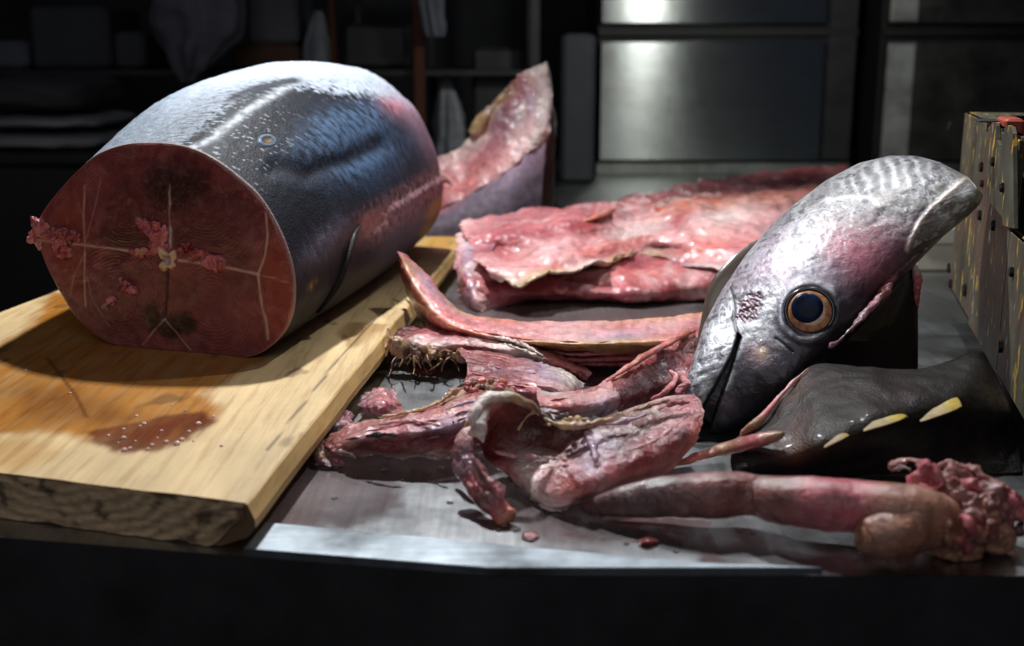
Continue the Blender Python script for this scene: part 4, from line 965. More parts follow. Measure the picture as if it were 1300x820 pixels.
def strand(pts, r0, col, seed, name='fold', mat='gut', par=None, amp=.0025, flat=1.0):
    n = len(pts)
    return tube(name, [(x_, y_, h_, r0 * k_ * (0.35 if i in (0, n - 1) else 1), col) for i, (x_, y_, h_) in enumerate(pts)], M[mat], par or st, nl=60, nr=18, amp=amp, freq=70, seed=seed, flat=flat)
for i, (pts, r, col) in enumerate([([(1130, 596, .042), (1142, 586, .050), (1158, 583, .053), (1170, 591, .052), (1163, 601, .050)], 7, 'gut'), ([(1134, 598, .042), (1148, 594, .049), (1157, 598, .048)], 5, 'gutd'),
                                   ([(1185, 590, .052), (1212, 588, .054), (1242, 600, .052), (1268, 616, .046), (1280, 634, .04)], 8, 'gut'), ([(1208, 606, .055), (1236, 616, .053), (1258, 632, .048)], 7, 'rose'),
                                   ([(1168, 614, .052), (1186, 619, .054), (1198, 613, .055)], 5, 'rose'), ([(1162, 624, .05), (1174, 634, .05), (1190, 644, .048)], 5, 'pink'),
                                   ([(1280, 630, .034), (1288, 644, .032), (1280, 656, .028)], 8, 'gut'), ([(1274, 662, .026), (1268, 680, .018), (1256, 694, .010)], 8, 'gutt'),
                                   ([(1224, 654, .046), (1229, 672, .038), (1223, 690, .022), (1229, 700, .010)], 7, 'rose'), ([(1205, 658, .042), (1206, 680, .028), (1203, 698, .012)], 10, 'gutt'),
                                   ([(1242, 644, .048), (1258, 662, .040), (1262, 680, .026)], 6, 'gut'), ([(1250, 692, .010), (1270, 698, .008), (1293, 705, .005)], 7, 'gutt'), ([(1278, 666, .02), (1291, 672, .018), (1297, 662, .02)], 8, 'deep')]):
    strand(pts, r, col, 130 + i, amp=.005, flat=.7)

# ================================================================== rib carcass lying behind
rc = thing('rib_carcass', 'long pink rib carcass with two flaps and a pale yellow rim lying across the worktop', 'fish carcass', tuple(G(800, 370, 0)))
up = [[(588, 280, .085, 'lpink'), (640, 272, .09, 'pink'), (690, 266, .10, 'rose'), (745, 258, .105, 'pink'), (800, 250, .105, 'rose'), (870, 234, .11, 'pink'), (940, 222, .115, 'pink'), (1010, 214, .118, 'rose'), (1075, 208, .12, 'rose')],
      [(584, 292, .088, 'lpink'), (640, 284, .10, 'rose'), (700, 278, .112, 'pink'), (750, 270, .118, 'rose'), (805, 264, .108, 'pink'), (870, 250, .102, 'red'), (940, 243, .100, 'rose'), (1010, 237, .102, 'red'), (1085, 228, .102, 'rose')],
      [(590, 304, .085, 'pink'), (640, 298, .095, 'rose'), (700, 294, .10, 'rose'), (750, 287, .105, 'red'), (805, 280, .098, 'lpink'), (870, 259, .124, 'orange'), (940, 252, .130, 'orange'), (1010, 245, .130, 'orange'), (1080, 238, .126, 'salmon')],
      [(598, 318, .075, 'rose'), (640, 318, .072, 'red'), (700, 312, .088, 'lpink'), (750, 302, .09, 'pink'), (805, 296, .088, 'white'), (860, 280, .108, 'rose'), (915, 276, .112, 'white'), (970, 274, .112, 'lpink'), (1040, 266, .108, 'lpink')],
      [(605, 334, .066, 'lpink'), (645, 332, .068, 'pink'), (700, 328, .076, 'lpink'), (750, 318, .08, 'salmon'), (805, 306, .078, 'salmon'), (850, 306, .08, 'lpink'), (900, 308, .084, 'salmon'), (950, 308, .086, 'pink'), (1010, 304, .085, 'rose')],
      [(622, 346, .058, 'pink'), (655, 348, .058, 'lpink'), (700, 340, .065, 'salmon'), (748, 330, .069, 'pink'), (800, 318, .068, 'pink'), (838, 314, .066, 'purple'), (880, 326, .062, 'salmon'), (930, 330, .064, 'pink'), (980, 325, .064, 'rose')],
      [(640, 354, .05, 'fat'), (662, 362, .05, 'ytan'), (702, 349, .058, 'ytan'), (745, 338, .063, 'fat'), (770, 336, .062, 'ytan'), (812, 321, .062, 'ytan'), (860, 336, .05, 'purple'), (905, 345, .048, 'white'), (960, 342, .05, 'white')]]
sheet('upper_flap', up, M['carcass'], rc, thick=.014, nu=240, nv=130, amp=.0075, freq=17, seed=200, rag=1.2, pw=.3, fold=.003)['label'] = 'pink upper flap with a pale yellow front rim'
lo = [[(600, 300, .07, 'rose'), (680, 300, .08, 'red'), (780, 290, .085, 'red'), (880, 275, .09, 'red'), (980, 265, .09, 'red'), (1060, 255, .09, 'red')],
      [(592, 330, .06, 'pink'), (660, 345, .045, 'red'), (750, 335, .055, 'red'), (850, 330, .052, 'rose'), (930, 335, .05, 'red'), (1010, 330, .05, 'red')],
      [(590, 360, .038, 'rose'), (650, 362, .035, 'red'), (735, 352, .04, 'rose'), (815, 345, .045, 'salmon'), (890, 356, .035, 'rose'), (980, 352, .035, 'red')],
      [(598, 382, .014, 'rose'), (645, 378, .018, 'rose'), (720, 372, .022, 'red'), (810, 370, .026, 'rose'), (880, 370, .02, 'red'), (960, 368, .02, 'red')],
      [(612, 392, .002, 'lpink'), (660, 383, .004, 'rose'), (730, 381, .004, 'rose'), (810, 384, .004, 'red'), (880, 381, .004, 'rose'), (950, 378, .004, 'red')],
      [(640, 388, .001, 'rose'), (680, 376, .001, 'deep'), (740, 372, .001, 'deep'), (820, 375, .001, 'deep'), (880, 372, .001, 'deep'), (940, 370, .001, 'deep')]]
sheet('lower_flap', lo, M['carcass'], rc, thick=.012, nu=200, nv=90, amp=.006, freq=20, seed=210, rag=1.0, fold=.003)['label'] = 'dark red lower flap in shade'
end = [[(582, 296, .085, 'lpink'), (596, 290, .09, 'fat'), (612, 292, .088, 'lpink'), (640, 284, .098, 'pink')],
       [(578, 318, .07, 'lpink'), (594, 320, .075, 'lilac'), (612, 318, .075, 'rose'), (628, 312, .08, 'purple')],
       [(576, 342, .05, 'pink'), (592, 346, .052, 'purple'), (610, 345, .052, 'rose'), (624, 340, .055, 'pink')],
       [(582, 368, .022, 'rose'), (598, 376, .022, 'purple'), (612, 378, .02, 'lpink'), (630, 372, .022, 'pink')],
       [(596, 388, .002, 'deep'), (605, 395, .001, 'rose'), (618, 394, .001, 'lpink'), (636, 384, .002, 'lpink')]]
sheet('neck_end', end, M['carcass'], rc, thick=.01, nu=70, nv=90, amp=.005, freq=26, seed=214, rag=1.2)['label'] = 'folded lilac end at the left'
for i, (pts, r, col) in enumerate([([(735, 282, .118), (760, 274, .125), (780, 266, .12), (788, 272, .115)], 6, 'orange'), ([(672, 330, .078), (700, 320, .086), (716, 312, .09)], 5, 'lpink'),
                                   ([(830, 262, .122), (846, 268, .122), (860, 262, .124)], 6, 'orange'), ([(870, 270, .122), (930, 258, .127), (1000, 250, .126)], 5, 'salmon'), ([(690, 372, .03), (700, 364, .036), (712, 370, .032), (726, 362, .036), (740, 368, .03)], 4, 'pink')]):
    tube('flesh_ridge', [(x_, y_, h_ - .007, r * .00125 * (.4 if j in (0, len(pts) - 1) else 1), col) for j, (x_, y_, h_) in enumerate(pts)], M['carcass'], rc, nl=50, nr=18, amp=.003, freq=50, seed=220 + i, flat=.6)

# ================================================================== upright collar wedge behind the board
YB = 2.25
cl = thing('tuna_collar', 'upright wedge of tuna collar with white rimmed cut face behind the far board end', 'fish piece', tuple(Q(640, 300, YB) * np.array([1, 1, 0]) + np.array([0, 0, TZ])))
def qrow(pts): return [(x_, y_, 0, c_, Y_) for x_, y_, c_, Y_ in pts]
skinr = [qrow([(535, 318, 'grey', 2.2), (590, 316, 'grey', 2.2), (640, 310, 'grey', 2.2), (689, 300, 'grey', 2.24)]),
         qrow([(540, 292, 'grey', 2.2), (595, 285, 'grey', 2.19), (645, 272, 'skin', 2.19), (688, 262, 'grey', 2.23)]),
         qrow([(546, 280, 'skin', 2.22), (600, 262, 'skin', 2.2), (648, 240, 'skin', 2.2), (690, 220, 'grey', 2.24)]),
         qrow([(551, 268, 'pink', 2.24), (606, 240, 'skin', 2.23), (652, 208, 'lilac', 2.23), (693, 176, 'lilac', 2.26)])]
sheet('collar_skin', skinr, M['skin'], cl, thick=.03, nu=120, nv=80, amp=.002, freq=14, seed=230, rag=.4)['label'] = 'grey lilac skin side'
flr = [qrow([(551, 269, 'rose', 2.235), (606, 241, 'pink', 2.225), (652, 209, 'lpink', 2.225), (692, 178, 'white', 2.255)]),
       qrow([(549, 256, 'salmon', 2.25), (603, 226, 'salmon', 2.25), (650, 185, 'lpink', 2.25), (695, 152, 'white', 2.27)]),
       qrow([(550, 238, 'pink', 2.27), (604, 208, 'pink', 2.27), (645, 160, 'purple', 2.27), (688, 128, 'fat', 2.28)]),
       qrow([(552, 218, 'lpink', 2.29), (604, 192, 'lpink', 2.29), (636, 145, 'purple', 2.29), (678, 108, 'rose', 2.29)]),
       qrow([(554, 206, 'lpink', 2.31), (594, 178, 'fat', 2.31), (624, 142, 'ytan', 2.31), (662, 102, 'red', 2.305)]),
       qrow([(556, 203, 'white', 2.32), (588, 190, 'pink', 2.32), (628, 128, 'tan', 2.32), (664, 92, 'rose', 2.31)])]
sheet('collar_flesh', flr, M['carcass'], cl, thick=.02, nu=150, nv=110, amp=.006, freq=18, seed=234, rag=1.0, fold=.002)['label'] = 'pink lilac cut flesh'
rim = [(664, 92, 2.312), (680, 84, 2.31), (694, 79, 2.30)]
rimr = [qrow([(655, 94, 'lpink', 2.312), (662, 106, 'rose', 2.30), (668, 128, 'lilac', 2.28), (664, 164, 'lpink', 2.262), (650, 196, 'lpink', 2.24)]),
        qrow([(680, 84, 'fat', 2.312), (687, 100, 'white', 2.295), (692, 130, 'white', 2.275), (688, 160, 'white', 2.255), (678, 184, 'fat', 2.243)]),
        qrow([(695, 78, 'fat', 2.31), (698, 102, 'white', 2.30), (701, 132, 'white', 2.28), (698, 160, 'white', 2.262), (692, 182, 'lpink', 2.256)])]
sheet('fat_rim', rimr, M['carcass'], cl, thick=.012, nu=80, nv=40, amp=.004, freq=30, seed=238, rag=1)['label'] = 'white fatty rim'
sder = [qrow([(696, 80, 'dred', 2.315), (699, 120, 'red', 2.30), (700, 160, 'dred', 2.275), (692, 200, 'dred', 2.265), (690, 262, 'dred', 2.25), (689, 302, 'dred', 2.26)]),
        qrow([(699, 100, 'dred', 2.36), (702, 130, 'red', 2.36), (706, 150, 'dred', 2.35), (705, 200, 'dred', 2.34), (703, 262, 'dred', 2.33), (700, 290, 'dred', 2.33)])]
sheet('collar_side', sder, M['carcass'], cl, thick=.02, nu=80, nv=24, amp=.002, freq=20, seed=240, flip=False)['label'] = 'dark red right side'
tube('bone_loop', [(*Q(553, 231, 2.27), .003, 'lpink'), (*Q(562, 223, 2.268), .004, 'lpink'), (*Q(572, 229, 2.262), .004, 'lpink'), (*Q(576, 242, 2.255), .0035, 'lpink'), (*Q(569, 257, 2.25), .003, 'pink')], M['carcass'], cl, nl=50, nr=14, amp=.001, freq=40, direct=True)['label'] = 'pale curl of sinew'
tube('bone_knob', [(*Q(597, 172, 2.30), .010, 'tan'), (*Q(606, 160, 2.30), .014, 'ytan'), (*Q(622, 142, 2.305), .010, 'tan'), (*Q(636, 126, 2.31), .007, 'ytan'), (*Q(646, 112, 2.31), .004, 'tan')], M['carcass'], cl, nl=50, nr=18, amp=.005, freq=40, direct=True)['label'] = 'yellow brown knob on the left edge'

# ================================================================== long bent backbone strip
sp = thing('backbone_strip', 'long pink backbone strip with yellow streak and one end bent upright beside the board', 'fish bone', tuple(G(700, 440, 0)))
PAL['ostrip'] = lin((222, 146, 112)); PAL['ystrip'] = lin((204, 160, 76))
bs = [[(504, 320, 0.12, 'brown'), (522, 329, 0.112, 'rose'), (547, 355, 0.09, 'rose'), (576, 388, 0.064, 'tan'), (604, 401, 0.056, 'ostrip'), (652, 406, 0.054, 'orange'), (722, 409, 0.054, 'lpink'), (790, 406, 0.056, 'ostrip'), (845, 402, 0.058, 'ostrip'), (893, 395, 0.06, 'ostrip')],
      [(505, 321, 0.119, 'rose'), (520, 334, 0.11, 'tan'), (543, 361, 0.088, 'lilac'), (571, 395, 0.062, 'pink'), (600, 408, 0.055, 'pink'), (650, 415, 0.053, 'pink'), (722, 419, 0.053, 'lpink'), (790, 416, 0.055, 'pink'), (845, 413, 0.057, 'lpink'), (893, 407, 0.059, 'pink')],
      [(506, 322, 0.118, 'rose'), (518, 339, 0.108, 'tan'), (538, 367, 0.085, 'pink'), (564, 402, 0.06, 'salmon'), (595, 415, 0.053, 'salmon'), (648, 425, 0.05, 'pink'), (722, 430, 0.05, 'lpink'), (790, 427, 0.052, 'lilac'), (845, 425, 0.054, 'pink'), (893, 420, 0.056, 'rose')],
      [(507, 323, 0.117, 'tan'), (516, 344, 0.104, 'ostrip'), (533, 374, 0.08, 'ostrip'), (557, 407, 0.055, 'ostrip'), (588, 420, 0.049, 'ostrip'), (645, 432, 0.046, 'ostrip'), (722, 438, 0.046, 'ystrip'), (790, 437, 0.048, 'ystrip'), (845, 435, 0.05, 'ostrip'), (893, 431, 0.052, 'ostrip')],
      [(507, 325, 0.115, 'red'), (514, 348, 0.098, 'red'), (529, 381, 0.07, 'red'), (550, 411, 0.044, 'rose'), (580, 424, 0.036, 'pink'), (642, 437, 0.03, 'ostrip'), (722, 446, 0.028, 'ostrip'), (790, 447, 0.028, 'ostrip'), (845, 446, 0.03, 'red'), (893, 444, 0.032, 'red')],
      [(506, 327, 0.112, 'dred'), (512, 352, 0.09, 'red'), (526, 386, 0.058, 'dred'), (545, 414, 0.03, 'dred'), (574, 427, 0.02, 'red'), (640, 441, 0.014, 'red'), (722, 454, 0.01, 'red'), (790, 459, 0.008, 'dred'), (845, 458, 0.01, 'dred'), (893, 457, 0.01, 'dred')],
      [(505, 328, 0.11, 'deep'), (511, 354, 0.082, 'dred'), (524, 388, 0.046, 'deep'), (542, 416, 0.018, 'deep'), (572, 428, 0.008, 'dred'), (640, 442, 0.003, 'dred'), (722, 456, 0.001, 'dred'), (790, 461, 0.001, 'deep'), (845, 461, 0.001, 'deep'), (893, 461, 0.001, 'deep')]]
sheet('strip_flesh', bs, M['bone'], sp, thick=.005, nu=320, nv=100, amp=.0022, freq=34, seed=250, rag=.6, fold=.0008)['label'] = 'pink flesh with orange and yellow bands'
for i, (pts, r, col) in enumerate([([(686, 452, .02), (730, 457, .016), (790, 455, .018), (850, 452, .02)], 3.5, 'rose'), ([(700, 460, .008), (745, 462, .01), (800, 462, .01), (860, 458, .01)], 3, 'red'), ([(690, 446, .026), (735, 450, .026), (800, 446, .028)], 2.6, 'pink'),
                                   ([(512, 350, .075), (524, 375, .056), (540, 398, .036), (556, 412, .024)], 3.5, 'red'), ([(540, 410, .022), (552, 416, .018), (566, 418, .016)], 5, 'deep')]):
    tube('flesh_fibre', [(x_, y_, h_, r * .001 * (.4 if j in (0, len(pts) - 1) else 1), col) for j, (x_, y_, h_) in enumerate(pts)], M['membrane'], sp, nl=60, nr=14, amp=.0012, freq=90, seed=255 + i)

# ================================================================== pile of trimmings in the middle
k9 = .00078
def ridge(par, name, pts, r, col, seed, mat='membrane', amp=.0016, flat=.8, freq=80, lab=None, ends=.35):
    cols = col if isinstance(col, list) else [col] * len(pts)
    o = tube(name, [(x_, y_, h_, r * k9 * (ends if j in (0, len(pts) - 1) else 1), cols[j]) for j, (x_, y_, h_) in enumerate(pts)], M[mat], par, nl=70, nr=18, amp=amp, freq=freq, seed=seed, flat=flat)
    if lab: o['label'] = lab
    return o
# ragged strip with tan fibres at its left end
rg = thing('ragged_strip', 'pink and white ragged strip with frayed tan fibres below the bent backbone strip', 'fish trimming', tuple(G(600, 455, 0)))
sheet('strip_body', [[(508, 416, .034, 'deep'), (545, 414, .036, 'rose'), (590, 419, .036, 'salmon'), (630, 424, .036, 'pink'), (672, 434, .034, 'salmon'), (712, 450, .026, 'red'), (752, 474, .010, 'salmon')],
                     [(500, 426, .036, 'dred'), (540, 426, .040, 'pink'), (590, 429, .042, 'rose'), (628, 432, .042, 'fat'), (668, 442, .038, 'white'), (708, 458, .026, 'salmon'), (750, 476, .008, 'rose')],
                     [(497, 436, .032, 'tan'), (540, 438, .036, 'white'), (590, 440, .036, 'rose'), (630, 444, .036, 'lpink'), (664, 451, .03, 'white'), (702, 465, .018, 'red'), (744, 479, .004, 'red')],
                     [(498, 450, .018, 'brown'), (545, 452, .02, 'tan'), (590, 450, .02, 'red'), (634, 454, .02, 'red'), (664, 459, .016, 'rose'), (696, 470, .008, 'dred'), (738, 481, .001, 'dred')],
                     [(502, 462, .002, 'brown'), (548, 464, .002, 'brown'), (590, 460, .002, 'dred'), (634, 462, .002, 'dred'), (664, 466, .002, 'dred'), (692, 474, .001, 'dred'), (730, 482, .001, 'dred')]],
      M['membrane'], rg, thick=.012, nu=160, nv=60, amp=.004, freq=30, seed=260, rag=1.2)
for i, (pts, r, c_) in enumerate([([(615, 427, .046), (640, 430, .047), (665, 438, .043), (690, 452, .034)], 4, 'white'), ([(640, 436, .044), (668, 446, .038), (692, 457, .028)], 3, 'fat'), ([(690, 455, .03), (715, 464, .02), (738, 476, .010)], 3.5, 'salmon')]):
    ridge(rg, 'fat_seam', pts, r, c_, 262 + i, amp=.002, freq=150, lab='crusted white seam')
parts = [blob_mesh(G(x_, y_, h_), (r_, r_ * .8, r_ * .7), c_, amp=.009, freq=70, seed=i, n=22) for i, (x_, y_, h_, r_, c_) in enumerate([(512, 442, .034, .011, 'tan'), (528, 446, .032, .012, 'brown'), (548, 448, .032, .011, 'tan'), (566, 447, .030, .010, 'brown'), (500, 438, .036, .008, 'tan'), (582, 449, .028, .008, 'tan')])]
for i in range(90):
    x0 = random.gauss(532, 24); y0 = random.uniform(432, 456); an = random.uniform(-2.6, .2); ln = random.uniform(8, 26)
    h0 = random.uniform(.012, .04); pts = [(x0, y0, h0, .0009, random.choice(['tan', 'brown', 'ytan', 'tan', 'brown']))]
    for k in range(1, 4):
        an += random.uniform(-.4, .4)
        pts.append((pts[-1][0] + math.cos(an) * ln / 3, min(476, pts[-1][1] - math.sin(an) * ln / 3), max(.002, h0 - k * random.uniform(.002, .010)), .0013 if k < 3 else .0004, random.choice(['tan', 'brown', 'ytan'])))
    V, F, C, U = tube_mesh(pts, nl=16, nr=6, amp=.0006, freq=160, seed=i); parts.append((V, F, C))
V, F, C = merge(parts); link('frayed_fibres', V, F, M['bone'], rg, True, C, np.zeros((len(V), 2)), kind='stuff')['label'] = 'frayed tan fibres'
ridge(rg, 'loose_fibre', [(500, 436, .04), (494, 428, .046), (493, 418, .05), (496, 424, .045)], 2.2, 'tan', 268)
# red sheet with white fat at the right
rs = thing('red_trimming', 'dark red flesh sheet with white and lilac fat end amid the pile', 'fish trimming', tuple(G(650, 480, 0)))
sheet('muscle', [[(580, 443, .036, 'rose'), (620, 446, .036, 'red'), (655, 452, .034, 'rose'), (690, 460, .032, 'lilac')],
                 [(590, 456, .040, 'dred'), (625, 460, .040, 'red'), (660, 466, .038, 'red'), (692, 472, .034, 'lilac')],
                 [(594, 470, .036, 'red'), (630, 474, .036, 'dred'), (662, 480, .034, 'red'), (690, 486, .032, 'lpink')],
                 [(588, 484, .034, 'red'), (625, 488, .036, 'red'), (660, 494, .034, 'rose'), (688, 498, .03, 'pink')],
                 [(578, 496, .02, 'brown'), (620, 502, .022, 'dred'), (655, 506, .022, 'red'), (684, 508, .02, 'rose')],
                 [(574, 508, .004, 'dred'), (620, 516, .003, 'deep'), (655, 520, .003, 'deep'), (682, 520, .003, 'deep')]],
      M['membrane'], rs, thick=.014, nu=110, nv=80, amp=.003, freq=34, seed=270)
sheet('fat_end', [[(688, 462, .036, 'lilac'), (706, 466, .036, 'white'), (722, 474, .03, 'fat'), (744, 486, .016, 'fat')],
                  [(684, 476, .042, 'lilac'), (704, 480, .042, 'lilac'), (722, 486, .034, 'white'), (742, 492, .014, 'white')],
                  [(682, 490, .044, 'pink'), (700, 493, .044, 'lpink'), (718, 497, .038, 'lpink'), (736, 500, .014, 'lpink')]],
      M['membrane'], rs, thick=.012, nu=60, nv=50, amp=.0028, freq=40, seed=274)['label'] = 'white and lilac fat'
for i, (pts, r, c_) in enumerate([([(590, 447, .042), (630, 452, .042), (670, 460, .04)], 1.6, 'lpink'), ([(596, 460, .044), (640, 468, .044), (680, 474, .042)], 1.3, 'lilac'), ([(600, 474, .042), (640, 482, .04), (678, 490, .038)], 1.2, 'pink')]):
    ridge(rs, 'sinew', pts, r, c_, 276 + i)
# pale lump and dark flap to the right
pl_ = thing('pink_trimming', 'glossy pink lump with a dark red flap reaching up to the fish snout', 'fish trimming', tuple(G(760, 520, 0)))
sheet('lump', [[(682, 494, .050, 'lpink'), (705, 497, .048, 'white'), (735, 493, .044, 'pink'), (765, 482, .046, 'pink'), (790, 470, .05, 'salmon')],
               [(682, 506, .052, 'pink'), (705, 508, .054, 'salmon'), (735, 506, .052, 'lpink'), (765, 498, .05, 'lpink'), (792, 484, .05, 'orange')],
               [(684, 518, .046, 'salmon'), (704, 520, .048, 'salmon'), (732, 518, .048, 'pink'), (764, 510, .048, 'lilac'), (788, 500, .046, 'lpink')],
               [(690, 528, .032, 'rose'), (706, 532, .03, 'red'), (730, 530, .034, 'lpink'), (762, 524, .036, 'lilac'), (784, 516, .034, 'rose')],
               [(696, 538, .012, 'red'), (708, 542, .01, 'dred'), (730, 540, .012, 'rose'), (760, 536, .014, 'rose'), (780, 530, .012, 'red')]],
      M['membrane'], pl_, thick=.016, nu=110, nv=70, amp=.003, freq=30, seed=280)['label'] = 'pale glossy lump'
sheet('flap', [[(776, 478, .056, 'orange'), (806, 458, .062, 'salmon'), (840, 440, .068, 'rose'), (870, 424, .072, 'orange'), (884, 418, .072, 'rose')],
               [(778, 490, .054, 'red'), (810, 472, .056, 'red'), (842, 456, .060, 'dred'), (872, 444, .062, 'red'), (884, 440, .062, 'dred')],
               [(780, 504, .046, 'dred'), (812, 488, .046, 'deep'), (844, 474, .048, 'dred'), (872, 466, .050, 'red'), (883, 463, .05, 'red')],
               [(782, 516, .036, 'red'), (814, 502, .036, 'dred'), (846, 490, .038, 'dred'), (872, 484, .04, 'rose'), (882, 484, .038, 'dred')],
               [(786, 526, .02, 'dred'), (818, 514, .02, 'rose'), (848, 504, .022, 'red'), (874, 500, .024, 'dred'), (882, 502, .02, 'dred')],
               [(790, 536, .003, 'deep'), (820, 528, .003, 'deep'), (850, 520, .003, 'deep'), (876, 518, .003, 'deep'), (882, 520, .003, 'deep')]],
      M['membrane'], pl_, thick=.012, nu=130, nv=90, amp=.003, freq=34, seed=284, fold=.001)['label'] = 'dark red flap with an orange upper edge'
ridge(pl_, 'flap_edge', [(770, 484, .056), (806, 460, .066), (838, 441, .072), (868, 425, .076), (884, 419, .075)], 6, ['pink', 'orange', 'salmon', 'orange', 'rose'], 288, flat=.7)
ridge(pl_, 'flap_edge', [(826, 508, .034), (846, 496, .044), (858, 480, .05), (850, 470, .054)], 5, 'pink', 289)
for i, (pts, r, c_) in enumerate([([(858, 500, .044), (870, 490, .05), (884, 488, .05)], 6, 'rose'), ([(862, 474, .054), (872, 484, .052), (880, 496, .046)], 4, 'pink'), ([(850, 506, .04), (866, 508, .042), (884, 504, .044)], 6, 'red'), ([(872, 470, .056), (884, 478, .052)], 5, 'salmon')]):
    ridge(pl_, 'flesh_shred', pts, r, c_, 290 + i, amp=.003)
# left wedge
lw_ = thing('wedge_trimming', 'dark red wedge of muscle with white lower rim pointing at the board', 'fish trimming', tuple(G(520, 560, 0)))
sheet('muscle', [[(408, 560, .016, 'brown'), (450, 538, .026, 'pink'), (500, 526, .032, 'tan'), (540, 516, .036, 'rose'), (570, 502, .042, 'tan'), (600, 488, .046, 'tan'), (630, 482, .046, 'brown')],
                 [(412, 565, .018, 'dred'), (455, 546, .032, 'rose'), (505, 536, .040, 'rose'), (545, 530, .046, 'pink'), (578, 518, .05, 'orange'), (608, 506, .054, 'rose'), (635, 500, .054, 'tan')],
                 [(418, 570, .018, 'rose'), (460, 555, .034, 'lpink'), (510, 548, .040, 'pink'), (550, 544, .044, 'lilac'), (584, 534, .048, 'lilac'), (612, 526, .05, 'purple'), (632, 522, .05, 'rose')],
                 [(424, 574, .016, 'pink'), (465, 562, .028, 'dred'), (515, 558, .032, 'red'), (555, 554, .034, 'dred'), (588, 550, .034, 'red'), (612, 546, .034, 'dred'), (628, 544, .034, 'red')],
                 [(432, 577, .012, 'lpink'), (470, 572, .016, 'rose'), (520, 571, .018, 'red'), (558, 569, .018, 'rose'), (590, 567, .018, 'red'), (610, 564, .018, 'red'), (624, 562, .018, 'red')],
                 [(440, 580, .006, 'white'), (475, 580, .004, 'white'), (522, 581, .004, 'fat'), (558, 581, .004, 'white'), (588, 580, .004, 'lpink'), (608, 577, .004, 'white'), (620, 574, .004, 'pink')]],
      M['membrane'], lw_, thick=.014, nu=180, nv=100, amp=.0032, freq=34, seed=300, rag=1.2, fold=.0006)
for i, (pts, r, c_) in enumerate([([(480, 530, .036), (520, 524, .042), (548, 514, .046), (572, 500, .05)], 3.4, 'ytan'), ([(555, 512, .048), (575, 498, .052), (592, 490, .056)], 5, 'tan'), ([(470, 540, .04), (520, 534, .046), (560, 540, .05)], 2.5, 'lpink'), ([(566, 520, .056), (596, 510, .06), (624, 508, .06)], 3, 'lilac'),
                                   ([(430, 572, .018), (445, 576, .016), (452, 582, .008)], 2.6, 'white'), ([(575, 536, .052), (600, 528, .054), (624, 526, .054)], 2, 'dred'), ([(440, 558, .03), (480, 552, .04), (510, 552, .042)], 2.2, 'dark')]):
    ridge(lw_, 'sinew', pts, r, c_, 304 + i, amp=.0022)
parts = []
for i in range(34):
    x_ = random.uniform(592, 652); y_ = 486 + (x_ - 592) * .12 + random.uniform(-8, 10)
    r = random.uniform(.0018, .0042); parts.append(blob_mesh(G(x_, y_, .054 + random.uniform(-.003, .004)), (r * 1.2, r, r), random.choice(['orange', 'red', 'brown', 'tan', 'rose']), amp=.0012, freq=160, seed=i, n=10))
V, F, C = merge(parts); link('gland_grains', V, F, M['membrane'], lw_, True, C, np.zeros((len(V), 2)), kind='stuff')['label'] = 'orange and brown grains'
tube('cartilage_rod', [(574, 578, .026, .0028, 'tan'), (584, 560, .044, .0038, 'lpink'), (596, 540, .06, .0042, 'tan'), (607, 522, .072, .003, 'fat')], M['bone'], lw_, nl=50, nr=14, amp=.0008, freq=80)['label'] = 'tan rod of cartilage'
